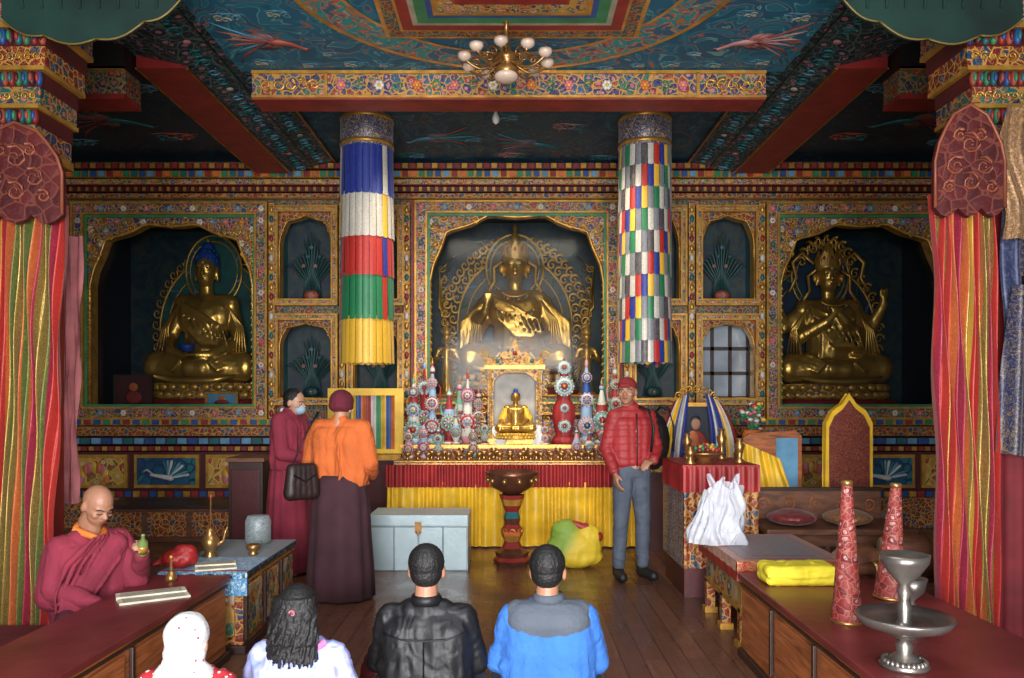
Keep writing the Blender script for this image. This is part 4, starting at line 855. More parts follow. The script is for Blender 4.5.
q.obj('table_cover','red and teal patterned brocade table cover','cloth',loc=(1.72,5.4,.54))
r=root('offering_table','tall narrow offering table with red cloth and sequin fringe','table',(1.62,6.6,0))
q=B(); q.box(-.28,.28,-.38,.38,.0,1.0,dredp); q.obj('carcass',parent=r)
seq=clouds('sequin_fringe',[C(60,50,50),C(150,140,130),C(90,40,40),C(170,160,150)],40,0,.35,metal=.3)
q=B(); q.box(-.3,.3,-.41,.41,1.0,1.03,redsat); q.sheet(lambda u,v:(-.305-.01*sin(u*50),-.41+.82*u,1.02-.2*v),40,4,redsat); q.sheet(lambda u,v:(-.3+.6*u,-.415-.01*sin(u*50),1.02-.2*v),40,4,redsat); q.sheet(lambda u,v:(-.295-.008*sin(u*60),-.4+.8*u,.83-.6*v),40,4,seq); q.sheet(lambda u,v:(-.29+.58*u,-.405-.008*sin(u*60),.83-.6*v),40,4,fl_red); q.obj('cloth_cover',parent=r)
r=root('offering_dish','wide brass dish piled with small red and orange offerings','dish',(1.56,6.5,1.03))
q=B(); q.lathe([(.08,0),(.06,.03),(.14,.06),(.17,.08),(.16,.08),(0,.06)],brass,28); q.obj('dish',parent=r)
q=B()
for k in range(50):
    a=random.uniform(0,6.28);R=random.uniform(0,.13); q.sph((R*cos(a),R*sin(a),.09+.04*(1-R/.15)+random.uniform(0,.02)),.02,random.choice([redp,orangep,yellowp,greenp,redp]),seg=8,rings=5)
o=q.obj('offering_pile',parent=r); o['kind']='stuff'
for x,y,h in ((1.82,6.4,.2),(1.4,6.28,.14),(1.78,6.8,.26),(1.5,6.85,.22)):
    q=B(); q.lathe([(.04,0),(.045,.01),(.02,.04),(.03,h*.5),(.045,h*.7),(.02,h*.85),(.03,h),(0,h)],brass,16); q.obj('ritual_vase','small brass ritual vase on an offering table','vase',loc=(x,y,1.03),group='small ritual vases')
plas,pnt,pb=base('white_plastic',.35,0); pb.inputs['Base Color'].default_value=C(215,218,228); pb.inputs['Transmission Weight'].default_value=.15; pb.inputs['Alpha'].default_value=.66; bumpn(pnt,pb,noisev(pnt,coord(pnt,(1,1,.6)),9,4,1.5).outputs[0],.8,.04)
r=root('plastic_bag','crumpled thin limp white plastic carrier bag on a table','bag',(1.42,5.5,.553))
q=B()
def bagf(u,v):
    a=2*pi*u; P5=[.2,.205,.2,.18,.165,.15,.13,.115,.11,.11]; f=min(v*8,7.999); k=int(f); t=f-k; rr=P5[k]*(1-t)+P5[k+1]*t
    p=Vector((cos(a),sin(a),v*1.4)); w1=noise.noise(p*1.7)
    cr=abs(noise.noise(Vector((cos(a)*2.8,sin(a)*2.8,v*1.3+7)))); rr*=1+.28*w1-.5*cr+.07*sin(a*11+v*5)*v
    return (rr*cos(a)*1.1+.05*noise.noise(p*1.5)+.03*v,rr*.65*sin(a),.005+.4*v+.08*noise.noise(p*1.6+Vector((3,3,3)))*v)
q.sheet(bagf,110,34,plas); q.obj('bag_body',parent=r)
for s in (-1,1):
    q=B(); q.sheet(lambda u,v,s=s:(.03+s*(.05+.05*sin(pi*v*.9))+.04*(u-.5)*(1.3-v),-.02+.02*sin(v*6+u*4),.34+.14*sin(pi*v*.8)),5,14,plas); q.obj('handle',parent=r)
ybm=M('bright_yellow_cloth',C(220,198,28),.75,0,.15,5,.3,25)
b=B(); 
for zz in (.03,.075): b.cap((-.17,-.07,zz),(.17,-.07,zz),.035,.035,ybm); b.cap((-.17,.07,zz),(.17,.07,zz),.035,.035,ybm); b.cap((-.17,-.07,zz),(-.17,.07,zz),.035,.035,ybm); b.cap((.17,-.07,zz),(.17,.07,zz),.035,.035,ybm); b.box(-.18,.18,-.08,.08,zz-.03,zz+.032,ybm)
b.tube([(-.2,-.1,.055),(0,-.108,.05),(.2,-.1,.06)],.008,ybm); b.tube([(-.1,-.09,.1),(-.05,.0,.112),(.02,.1,.1)],.01,ybm); b.tube([(.12,-.09,.1),(.08,.0,.112),(.1,.1,.1)],.009,ybm)
remesh(b,'yellow_bundle',.007,2,ybm,.005,12,label='low bright yellow cloth-wrapped bundle on a table',cat='bundle',loc=(1.62,4.55,.503))
conem=ornate('cone_brocade',[C(145,26,32),C(120,20,28),C(160,45,45),C(145,26,32)],30,C(170,95,75),.05,C(185,140,130),.6,.1,rm=.15)
for x,y,h,rr,lab in ((1.57,3.75,.66,.07,'tall red brocade cone with gold rim'),(1.98,4.2,.6,.078,'red brocade cone with gold rim leaning slightly')):
    r=root('brocade_cone',lab,'ritual cone',(x,y,.5),group='brocade cones'); q=B(); q.lathe([(rr,0),(rr*1.03,.01),(rr*.85,h*.2),(rr*.34,h*.97),(rr*.3,h)],conem,28); q.obj('cone',parent=r)
    q=B(); q.lathe([(rr*1.05,0),(rr*1.06,.008),(rr*1.0,.02)],brass,28); q.obj('base_rim',parent=r)
    q=B(); q.lathe([(rr*.37,h*.97),(rr*.38,h),(rr*.28,h+.006)],brass,20); q.obj('tip_rim',parent=r)
    if x>1.9: r.rotation_euler=(0,.06,0)
r=root('butter_lamp','large tarnished silver butter lamp goblet in a wide dish','lamp',(1.53,3.12,.5)); r.scale=(.93,.93,.98)
q=B(); q.lathe([(.09,0),(.1,.012),(.07,.03),(.03,.06),(.035,.09),(.02,.11),(.08,.14),(.17,.17),(.195,.2),(.19,.21),(.15,.185),(.04,.165),(.025,.19),(.03,.24),(.018,.27),(.03,.3),(.02,.33),(.06,.37),(.095,.42),(.1,.45),(.092,.45),(.05,.41),(0,.4)],silver,36)
for k in range(24):
    a=2*pi*k/24; q.sph((.08*cos(a),.08*sin(a),.025),(.014,.014,.014),silver,seg=6,rings=5)
q.obj('goblet',parent=r)
q=B(); q.cyl((0,0,.41),(0,0,.43),.085,.088,M('butter',C(180,150,95),.5),24); q.obj('butter_fill',parent=r)
r=root('butter_lamp','smaller silver butter lamp goblet on a table','lamp',(1.8,3.6,.5)); q=B(); q.lathe([(.06,0),(.05,.02),(.015,.05),(.02,.1),(.012,.14),(.05,.18),(.065,.24),(.06,.24),(0,.2)],silver,24); q.obj('goblet',parent=r)
# bench, drums & thrones on the right
r=root('prayer_bench','carved brown wooden bench with panelled front','bench',(2.52,6.4,0))
q=B(); q.box(-.56,.56,-.3,.3,0,.5,woodbr)
for k in range(5):
    q.box(-.52+.212*k,-.345+.212*k,-.31,-.3,.1,.42,darkw); q.spiral((-.432+.212*k,-.315,.26),.06,woodor,.008,1.4,k,(-1)**k)
q.obj('carcass',parent=r,bevel=.01)
q=B(); q.box(-.58,.58,-.32,.32,.5,.55,woodbr); q.obj('seat',parent=r,bevel=.012)
q=B(); q.box(-.54,.54,.24,.3,.55,.78,woodbr); q.box(-.56,.56,.23,.31,.78,.805,darkw)
for k in range(5): q.spiral((-.44+.22*k,.235,.67),.06,woodor,.008,1.4,k,(-1)**k)
q.obj('backrest',parent=r,bevel=.01)
cush=brocade('cushion_red',C(110,24,30),C(150,60,50),20); cushm=brocade('cushion_ochre',C(120,70,35),C(165,110,55),20)
for x,mt,lab in ((2.2,cush,'round dark red brocade cushion on a bench'),(2.64,cushm,'round ochre brocade cushion on a bench')):
    b=B(); b.sph((0,0,.06),(.19,.19,.06),mt); b.sph((0,0,.07),(.15,.15,.06),mt); remesh(b,'cushion',.01,2,mt,.003,12,label=lab,cat='cushion',loc=(x,6.3,.552),group='bench cushions')
skinm=M('drum_skin',C(170,140,105),.6)
for x,y,R,L,rz_,lab in ((2.34,5.45,.13,.28,.5,'short barrel drum lying on its side'),(2.72,5.5,.16,.34,-.2,'large brown barrel drum lying on its side')):
    r=root('barrel_drum',lab,'drum',(x,y,.3+R),rz_,group='barrel drums'); X=Matrix.Rotation(pi/2,4,'Y')
    q=B(); q.lathe([(R*.8,-L/2),(R*.95,-L/4),(R,0),(R*.95,L/4),(R*.8,L/2)],woodbr,28,X=X)
    for zz in (-.42,.42): q.lathe([(R*.84,L*zz-.012),(R*.88,L*zz),(R*.84,L*zz+.012)],brass,28,X=X)
    q.obj('shell',parent=r); q=B()
    for s in (-1,1): q.cyl((s*L/2,0,0),(s*(L/2+.006),0,0),R*.78,R*.76,skinm,28)
    q.obj('drumhead',parent=r)
r=root('low_stand','low wooden stand carrying drums','stand',(2.52,5.48,0)); q=B(); q.box(-.4,.42,-.2,.2,.24,.3,woodbr); q.obj('top',parent=r,bevel=.008)
for sx in (-.36,.38):
    for sy in (-.16,.16): q=B(); q.box(sx-.03,sx+.03,sy-.03,sy+.03,0,.24,woodbr); q.obj('leg',parent=r)
r=root('trumpet_horn','short carved wooden horn with brass bell lying on a table','horn',(1.98,4.64,.55),.25); X=Matrix.Rotation(pi/2,4,'Y'); q=B(); q.lathe([(.018,-.22),(.022,-.1),(.03,.05),(.045,.12)],woodbr,18,X=X); q.obj('tube',parent=r)
q=B(); q.lathe([(.045,.12),(.05,.14),(.048,.16),(.03,.15)],brass,20,X=X); q.obj('brass_bell',parent=r)
r=root('throne','throne back with thin yellow border and red brocade centre','throne',(3.02,7.2,0))
def tp(w_,z0,z1): return [(-w_,z0),(w_,z0),(w_,z1*.84),(w_*.72,z1*.91),(w_*.3,z1*.95),(0,z1),(-w_*.3,z1*.95),(-w_*.72,z1*.91),(-w_,z1*.84)]
q=B(); q.plate(tp(.21,.45,1.58),[],-.03,.03,satin); q.obj('backrest',parent=r,bevel=.01)
q=B(); q.plate(tp(.18,.48,1.53),[],-.045,-.03,brocade('throne_red',C(110,22,28),C(160,95,50),30)); q.obj('backrest_panel',parent=r)
q=B(); q.box(-.3,.3,-.5,.03,0,.45,woodbr); q.box(-.28,.28,-.48,-.05,.45,.54,cush); q.obj('seat',parent=r,bevel=.01)
r=root('draped_chair','wooden chair draped with yellow cloth and blue panel','chair',(2.38,7.4,0))
q=B(); q.plate([(-.24,.0),(.3,.0),(.3,1.2),(.24,1.25),(-.18,1.22),(-.24,1.18)],[],0,.05,woodor); q.plate([(.06,.7),(.26,.7),(.26,1.18),(.06,1.18)],[],-.01,0,skyp); q.obj('backrest',parent=r)
q=B(); q.box(-.26,.3,-.45,0,0,.6,woodbr); q.obj('seat',parent=r)
q=B(); q.sheet(lambda u,v:(-.27+(.36+.12*(1-v))*u,-.03-.035*(1-v)-.014*sin(u*17+v*2)-.01*sin(u*31),.62+(.53-.16*u)*v),40,14,satin)
q.sheet(lambda u,v:(-.28+.52*u,-.49+.44*v-.0,.625+.012*sin(u*13+v*4)+.01*sin(v*9)),30,10,satin)
q.sheet(lambda u,v:(-.28+.52*u,-.495+.015*sin(u*20+v),.28+.345*v-.04*(1-v)*abs(sin(u*7))),30,8,satin); q.obj('yellow_drape',parent=r)
# ---------------- people ----------------
skin=M('skin',C(165,112,84),.5,0,.1,5,.05); skinl=M('skin_light',C(185,134,102),.5,0,.1,5,.05); hairm=M('black_hair',C(16,14,15),.6,0,.3,30,.6,90)
lipm=M('lips',C(130,70,60),.5)
def hand(b,w_,d,n,curl=.5,side=1,mat=None,s=1.0):
    w_=Vector(w_); d=Vector(d).normalized(); n=Vector(n); n=(n-d*n.dot(d)).normalized(); sd=d.cross(n)*side
    for k in range(4):
        o=sd*(k-1.5)*.019*s; kn=w_+d*.085*s+o; b.cap(w_+o*.6,kn,.014*s,.0125*s,mat,8)
        L=[.034,.04,.037,.028][k]*s; a=curl; p=kn
        for g in range(3):
            dr=d*cos(a)+n*sin(a); q_=p+dr*L*(1-.18*g); b.cap(p,q_,(.0098-.0008*g)*s,(.009-.0008*g)*s,mat,8); p=q_; a+=curl*.9
    t0=w_+d*.025*s-sd*.024*s; t1=t0+(d*.6-sd*.6+n*.35).normalized()*.038*s; t2=t1+(d*.8-sd*.1+n*.5).normalized()*.032*s
    b.cap(t0,t1,.014*s,.011*s,mat,8); b.cap(t1,t2,.0105*s,.009*s,mat,8)
def headX(c,yaw=0,pitch=0,s=1,roll=0): return Matrix.Translation(c)@Matrix.Rotation(yaw,4,'Z')@Matrix.Rotation(pitch,4,'X')@Matrix.Rotation(roll,4,'Y')@Matrix.Scale(s,4)
def head(b,X,mat):
    b.sph((0,.01,.03),(.077,.096,.09),mat,X); b.sph((0,-.025,-.04),(.058,.062,.066),mat,X); b.sph((0,-.05,-.085),(.026,.024,.02),mat,X,10,8); b.sph((0,-.02,-.01),(.068,.065,.06),mat,X)
    b.cap((0,-.082,.008),(0,-.102,-.02),.007,.013,mat,8,X)
    for s in (-1,1):
        b.sph((s*.013,-.092,-.024),(.009,.01,.008),mat,X,8,6); b.sph((s*.078,.012,-.005),(.012,.02,.033),mat,X,10,8); b.sph((s*.04,-.062,-.02),(.024,.02,.02),mat,X,8,6)
        b.cap((s*.014,-.083,.022),(s*.05,-.068,.024),.008,.007,mat,8,X)
    b.sph((0,-.084,-.048),(.022,.012,.01),mat,X,10,6); b.cap((0,.02,-.05),(0,.035,-.13),.052,.055,mat,12,X)
whe=M('eye_white',C(190,180,170),.3)
def face(X,p,closed=False):
    q=B()
    for s in (-1,1):
        if closed: q.tube([(s*.02,-.085,.002),(s*.034,-.087,-.003),(s*.048,-.078,.001)],.003,hairm,6,X)
        else: q.sph((s*.032,-.079,.003),(.014,.006,.005),whe,X,10,6); q.sph((s*.032,-.0845,.003),(.006,.003,.005),ey,X,8,6)
    q.obj('eye_pair',parent=p)
    q=B()
    for s in (-1,1): q.tube([(s*.015,-.09,.021),(s*.034,-.086,.028),(s*.052,-.072,.022)],.003,hairm,6,X)
    q.obj('eyebrows',parent=p)
    q=B(); q.sph((0,-.0945,-.048),(.02,.004,.0035),lipm,X,10,6); q.sph((0,-.0935,-.055),(.016,.004,.004),lipm,X,10,6); q.obj('lips',parent=p)
def shorthair(X,p,mat=hairm):
    b=B(); b.sph((0,.026,.045),(.086,.094,.088),mat,X); b.sph((0,.042,-.0),(.076,.068,.072),mat,X)
    return remesh(b,'hair',.005,2,mat,.0016,110,.5,p)
def seated_person(loc,rz,label,headc,jm,trm,skm,J=None,s=1.0,wr=.008,hy=0,hp=0,wide=1.0):
    b=B(); X=headX(headc,hy,hp); head(b,X,skm)
    b.cap((0,0,.12),(0,0,.42),.11,.1,skm); b.cap((-.15*wide,0,.53),(.15*wide,0,.53),.045,.045,skm); b.cap((0,0,.5),(headc[0]*.8,headc[1]*.6+.02,headc[2]-.1),.05,.05,skm)
    for s_ in (-1,1):
        b.cap((s_*.09,0,.1),(s_*.215,-.24,.13),.08,.055,skm); b.cap((s_*.215,-.24,.12),(-s_*.03,-.3,.06),.05,.035,skm); b.cap((-s_*.03,-.3,.06),(-s_*.12,-.34,.04),.035,.025,skm)
    for (s_,e,w_,d,n,cu) in J:
        b.cap((s_*.17*wide,0,.52),e,.045,.038,skm); b.cap(e,w_,.037,.026,skm); hand(b,w_,d,n,cu,s_,skm)
    P_=remesh(b,'person',.0075,2,skm,label=label,cat='person',loc=loc,rz=rz); P_.scale=(s,)*3
    b=B()
    for xx in (-.09,-.03,.03,.09): b.cap((xx*wide,.01,.12),(xx*wide*1.15,0,.44),.13,.125,jm)
    b.cap((-.16*wide,0,.52),(.16*wide,0,.52),.066,.066,jm); b.cap((-.07,.0,.54),(.07,.0,.54),.07,.07,jm); b.cap((0,.0,.5),(0,.01,.58),.085,.064,jm)
    for (s_,e,w_,d,n,cu) in J:
        b.cap((s_*.17*wide,0,.52),e,.067,.057,jm); ww=Vector(e)+(Vector(w_)-Vector(e))*.93; b.cap(e,ww,.056,.045,jm)
        sh=Vector((s_*.17*wide,0,.52)); ee=Vector(e); ax=(ee-sh).normalized(); sdv=ax.cross(Vector((0,1,0))).normalized()
        for k in range(3):   # low crease rings hugging the upper sleeve
            c0=sh+(ee-sh)*(.35+.25*k); R=.062-.004*k
            b.tube([c0+sdv*R*cos(t)+Vector((0,1,0))*R*sin(t)+ax*.022*sin(t*1.0+k) for t in [pi*(.0+i/8) for i in range(9)]],[.003,.006,.009,.01,.01,.01,.009,.006,.003],jm,6)
    for s_ in (-1,1):
        for k in range(3): b.tube([(s_*(.15+.015*k),.075,.5-.07*k),(s_*.14,.105,.43-.08*k),(s_*.06,.128,.37-.085*k)],[.003,.01,.003],jm,6)
    remesh(b,'jacket',.008,4,jm,wr,10,.8,P_)
    b=B(); b.cap((-.06,.02,.1),(.06,.02,.1),.13,.13,trm)
    for s_ in (-1,1): b.cap((s_*.09,0,.11),(s_*.215,-.24,.13),.1,.072,trm); b.cap((s_*.215,-.24,.12),(-s_*.02,-.29,.08),.07,.055,trm)
    b.sph((0,-.05,.055),(.2,.2,.05),trm); remesh(b,'trousers',.011,4,trm,.006,8,1,P_)
    return P_,X
JB=[(-1,(-.235,-.03,.3),(-.14,-.25,.2),(.2,-1,0),(0,0,-1),.4),(1,(.235,-.03,.3),(.14,-.25,.2),(-.2,-1,0),(0,0,-1),.4)]
leather=M('black_leather',C(19,19,22),.52,0,.3,6,.3,30,.4); jeans=M('dark_jeans',C(35,40,55),.8); bluej=M('blue_fleece',C(44,104,188),.9,0,.12,8,.5,70); greyj=M('grey_yoke',C(76,84,96),.9,0,.1,8,.5,70)
p,X=seated_person((-.4,3.75,.005),pi,'person seated cross-legged on the floor in black leather jacket',(0,-.01,.735),leather,jeans,skin,JB,wr=.007); shorthair(X,p)
q=B(); q.lathe([(.07,.0),(.073,.03),(.064,.045)],leather,24,c=(0,.015,.585)); q.obj('collar',parent=p)
q=B(); q.tube([(-.19,.1,.47),(-.1,.132,.45),(0,.134,.445),(.1,.132,.45),(.19,.1,.47)],.0035,leather); q.tube([(0,.138,.44),(0,.146,.12)],.0035,leather); q.obj('jacket_seam',parent=p)
p,X=seated_person((.17,3.75,.005),pi,'person seated cross-legged on the floor in bright blue fleece',(.0,-.01,.73),bluej,jeans,skin,JB,hy=-.2,wide=1.0,wr=.008); shorthair(X,p)
b=B(); b.cap((-.14,.005,.535),(.14,.005,.535),.07,.07,greyj); b.cap((-.1,.02,.505),(.1,.02,.505),.104,.104,greyj); b.cap((0,.01,.55),(0,.015,.59),.076,.066,greyj); remesh(b,'yoke',.008,4,greyj,.003,9,1,p)
q=B(); q.lathe([(.069,.0),(.073,.02),(.068,.04)],greyj,24,c=(0,.015,.595)); q.obj('collar',parent=p)
lilac=clouds('lilac_jacket',[C(110,130,205),C(155,165,225),C(185,183,228),C(120,140,210)],5,1,.7)
p,X=seated_person((-.88,3.3,.005),pi,'person with long wavy black hair seated in pale blue lilac jacket',(0,-.01,.705),lilac,jeans,skinl,JB,s=.93,hy=-.15,wr=.01,wide=.9)
b=B(); b.sph((0,.024,.045),(.089,.1,.092),hairm,X); b.sph((0,.045,-.03),(.086,.07,.1),hairm,X)
for k in range(90):
    a=-1+2*((k*.618)%1); th=a*1.35; x0=.088*sin(th); y0=.03+.085*cos(th)*.9; fr=1.1+.5*((k*.37)%1); ph=k*1.7; L=.034+.008*sin(k*2.1)
    pts=[Vector((x0*(1+.05*t)+.008*sin(t*fr+ph),y0+.008*cos(t*fr+ph)+.004*t,.08-L*t)) for t in range(8)]
    for i in range(7): b.cap(pts[i],pts[i+1],.0085-.0006*i,.008-.0006*i,hairm,6,X)
remesh(b,'hair',.0045,1,hairm,.001,90,1,p)
q=B(); q.spiral((-.02,.122,.03),.014,pinkp,.004,1.5,0,1,X); q.obj('hair_clip',parent=p)
q=B(); ps=M('pink_scarf',C(170,95,145),.7); q.tube([(-.12,.03,.585),(-.09,.07,.575),(.0,.09,.565),(.09,.07,.575),(.12,.03,.59)],.018,ps,8); q.obj('scarf',parent=p)
def dots_mat(name,c1,c2,sc,th=.3):
    m,nt,b=base(name,.8,0); vo=N(nt,'ShaderNodeTexVoronoi'); vo.inputs['Scale'].default_value=sc; nt.links.new(coord(nt),vo.inputs['Vector']); nt.links.new(mix(nt,math_(nt,'LESS_THAN',vo.outputs['Distance'],th),c1,c2),b.inputs['Base Color']); return m
pol=dots_mat('red_polka',C(180,28,38),C(225,215,210),34,.3); hoodm=dots_mat('white_scarf_dots',C(218,214,212),C(190,60,70),24,.14)
p,X=seated_person((-1.22,3.0,.005),pi,'child in white flowered headscarf and red polka dot jacket',(0,-.01,.69),pol,jeans,skinl,JB,s=.9,wide=.85)
b=B(); b.sph((0,.012,.04),(.09,.104,.096),hoodm,X); b.sph((0,.03,-.03),(.086,.084,.085),hoodm,X); b.cap((0,.035,-.07),(.0,.05,-.12),.078,.1,hoodm,14,X); b.cap((-.05,.04,-.13),(.05,.04,-.13),.075,.075,hoodm,12,X)
b.cap((0,.1,-.12),(.01,.13,-.22),.05,.02,hoodm,10,X)
for k in range(5): b.tube([(-.088+.01*k,.02,-.0-.03*k),(-.05,.09+.004*k,-.05-.025*k),(.03,.113+.003*k,-.08-.022*k),(.09,.05,-.06-.03*k)],[.003,.007,.007,.003],hoodm,6,X)
remesh(b,'headscarf',.0065,3,hoodm,.003,12,1,p)
b=B(); b.sph((0,0,.13),(.1,.12,.13),black); remesh(b,'floor_bag',.01,2,dredp,.012,9,label='small dark red and black bag resting on the floor',cat='bag',loc=(-.68,4.12,0))
# seated monk
mar=M('maroon_robe',C(138,36,56),.9,0,.25,4,.3,50); mard=M('maroon_robe_dark',C(85,24,40),.9,0,.25,4); oran=M('orange_jacket',C(205,95,34),.9,0,.15,5,.3,50); orc=M('orange_collar',C(215,110,30),.7)
JM=[(-1,(-.24,-.08,.3),(-.08,-.3,.22),(.2,-1,-.2),(.3,0,-1),.6),(1,(.25,-.1,.32),(.16,-.3,.47),(-.1,-.9,.6),(-1,-.2,0),.75)]
hc=(0,-.1,.745)
mk,X=seated_person((-2.33,4.42,.262),math.radians(50),'monk with shaved head seated in maroon robes raising a bottle',hc,mar,mard,skin,JM,hp=.5,hy=.15,wr=.006,s=.94)
face(X,mk,True)
b=B(); b.cap((-.16,.0,.5),(.16,.0,.5),.08,.08,mar); b.cap((-.15,.02,.48),(-.2,.0,.25),.1,.1,mar); b.cap((.14,.03,.48),(.18,.05,.2),.1,.1,mar); b.cap((0,.05,.45),(0,.06,.1),.14,.16,mar); b.cap((-.19,-.02,.3),(-.14,-.18,.2),.09,.08,mar); b.cap((.12,-.06,.5),(-.12,-.13,.25),.07,.08,mar); b.cap((.18,-.04,.42),(.22,-.1,.28),.08,.075,mar)
for k in range(8): b.tube([(.19-.032*k,-.01-.02*k,.575),(.11-.042*k,-.142,.43),(-.03-.033*k,-.183,.28),(-.11-.02*k,-.168,.18)],.0105,mar,6)
remesh(b,'shawl',.008,2,mar,.005,10,.5,mk)
q=B(); q.tube([(-.075,.02,.6),(-.05,-.07,.585),(0,-.11,.555),(.05,-.07,.585),(.075,.02,.6),(.04,.08,.62),(-.04,.08,.62),(-.075,.02,.6)],.02,orc,8); q.obj('collar',parent=mk)
bpy.context.view_layer.update()
hp_=mk.matrix_world@Vector((.12,-.4,.53))
r=root('ritual_bottle','small green and gold bottle held in a raised hand','bottle',hp_,.4); r.rotation_euler=(.5,.3,0); q=B(); q.lathe([(.022,-.06),(.026,-.05),(.026,.03),(.01,.05),(.009,.075),(.012,.08),(0,.085)],M('green_glass',C(110,130,70),.25),18); q.obj('bottle_body',parent=r); q=B(); q.lathe([(.0265,-.04),(.027,-.01),(.0265,.01)],gold,18); q.obj('gilt_band',parent=r)
r=root('prayer_bell','small brass ritual bell standing on a table','bell',(-1.96,4.6,.58)); q=B(); q.lathe([(.035,-.08),(.032,-.06),(.02,-.03),(.008,-.02)],brass,16); q.tube([(0,0,-.02),(0,0,.05)],.008,brass); q.sph((0,0,.055),.012,gold); q.obj('bell_body',parent=r)
def standing(loc,rz,label,hc,skm,arms,hy=0,hp=0,s=1.0,wide=1.0):
    b=B(); X=headX(hc,hy,hp); head(b,X,skm)
    b.cap((0,0,.95),(0,0,1.28),.105,.11,skm); b.cap((-.15*wide,0,1.4),(.15*wide,0,1.4),.048,.048,skm); b.cap((0,0,1.36),(hc[0]*.7,hc[1]*.5+.015,hc[2]-.11),.055,.05,skm)
    for s_ in (-1,1):
        b.cap((s_*.085,0,.92),(s_*.1,-.01,.5),.08,.055,skm); b.cap((s_*.1,-.01,.5),(s_*.11,.02,.1),.052,.036,skm); b.cap((s_*.11,.02,.06),(s_*.135,-.13,.035),.036,.028,skm)
    for (s_,e,w_,d,n,cu) in arms:
        b.cap((s_*.18*wide,0,1.4),e,.048,.04,skm); b.cap(e,w_,.038,.027,skm); hand(b,w_,d,n,cu,s_,skm)
    p=remesh(b,'person',.0075,2,skm,label=label,cat='person',loc=loc,rz=rz); p.scale=(s,)*3
    return p,X
def top_(p,mat,arms,z0,wr,name='jacket',fat=1.0,wide=1.0,full=.93,it=6,ridges=0,ripple=0):
    b=B(); f=fat
    for xx in (-.09,-.03,.03,.09): b.cap((xx*wide,0,z0+.1*f),(xx*wide*1.1,0,1.3),.12*f,.12*f,mat)
    b.cap((-.165*wide,0,1.4),(.165*wide,0,1.4),.066*f,.066*f,mat); b.cap((-.06,0,1.41),(.06,0,1.41),.075,.075,mat); b.cap((0,0,1.38),(0,.005,1.46),.085,.068,mat)
    for (s_,e,w_,d,n,cu) in arms:
        b.cap((s_*.18*wide,0,1.39),e,.068*f,.057*f,mat); b.cap(e,Vector(e)+(Vector(w_)-Vector(e))*full,.057*f,.045*f,mat)
    for k in range(ridges):
        a=2*pi*k/ridges; x=.2*cos(a)*f; y=.13*sin(a)*f
        b.tube([(x*.85,y*.9,1.36),(x*1.0,y*1.05,1.2),(x*1.02+.02*sin(k*2),y*1.06,1.05),(x*1.0,y*1.05,z0+.05)],[.006,.012,.014,.012],mat,6)
    return remesh(b,name,.009,it,mat,wr,9,.7,p,ripple)
redq=M('red_quilted',C(155,32,34),.6,0,.15,5,.15,40); jg=M('grey_jeans',C(70,78,92),.8)
JR=[(-1,(-.225,.02,1.12),(-.2,-.12,.92),(.05,-.3,-1),(1,0,0),.35),(1,(.23,.0,1.12),(.14,-.15,1.02),(-.8,-.5,-.1),(0,.3,-1),.5)]
p,X=standing((1.03,6.9,0),math.radians(14),'person standing in red quilted jacket, red cap and grey jeans',(-.05,-.02,1.6),skin,JR,hy=-.55,wide=.9)
face(X,p); top_(p,redq,JR,.93,.003,wide=.88,fat=.96,it=6,ripple=.009)
q=B(); q.tube([(0,-.115,1.42),(0,-.13,1.25),(0,-.13,1.1),(0,-.125,.97)],.005,black); q.obj('zip',parent=p)
b=B()
for s_ in (-1,1): b.cap((s_*.075,0,.93),(s_*.1,-.01,.5),.098,.07,jg); b.cap((s_*.1,-.01,.5),(s_*.11,.02,.12),.068,.056,jg)
b.cap((-.04,0,.93),(.04,0,.93),.105,.105,jg); remesh(b,'jeans',.01,4,jg,.006,8,1.5,p)
for s_ in (-1,1):
    b=B(); b.cap((s_*.11,.04,.045),(s_*.14,-.15,.04),.048,.042,black); b.cap((s_*.11,.03,.06),(s_*.11,.03,.12),.05,.05,black); remesh(b,'shoe',.008,3,black,0,1,1,p)
b=B(); b.sph((0,.018,.055),(.084,.1,.078),redp,X); b.cap((-.03,-.09,.055),(.03,-.09,.055),.02,.02,redp,8,X); capo=M('red_cap',C(140,28,30),.8); remesh(b,'cap',.006,3,capo,0,1,1,p)
q=B(); q.sph((0,.03,.02),(.08,.085,.07),hairm,X); q.obj('hair',parent=p)
r=root('backpack','black backpack worn on a back','backpack',(1.25,7.1,.93),math.radians(35)); b=B(); b.sph((0,0,.24),(.17,.13,.26),black); b.sph((.03,.05,.13),(.15,.12,.15),black); b.cap((0,0,.44),(0,0,.48),.06,.04,black); remesh(b,'pack_body',.01,3,black,.006,8,1,r)
for s_ in (-1,1):
    q=B(); q.tube([(s_*.12-.13,-.0,.46),(s_*.12-.15,-.12,.545),(s_*.12-.2,-.27,.52),(s_*.12-.22,-.35,.37),(s_*.13-.22,-.33,.17)],.013,black,6); q.obj('strap',parent=r)
JK=[(-1,(-.23,-.05,1.1),(-.12,-.22,1.05),(.5,-1,0),(0,0,-1),.5),(1,(.22,-.06,1.1),(.12,-.23,1.08),(-.5,-1,0),(0,0,-1),.5)]
p,X=standing((-1.97,7.1,0),math.radians(75),'monk standing in maroon robe with pale blue face mask',(0,-.05,1.545),skinl,JK,hp=.15,s=.975)
face(X,p); top_(p,mar,JK,.9,.006,'robe_top',1.08,ridges=12,it=3); shorthair(X,p)
q=B(); q.lathe([(.25,.03),(.245,.3),(.225,.6),(.2,.9),(.17,1.06),(.15,1.1)],mar,72,fold=(13,.05,lambda t:1-t*.7),sy=.85); q.obj('robe_skirt',parent=p)
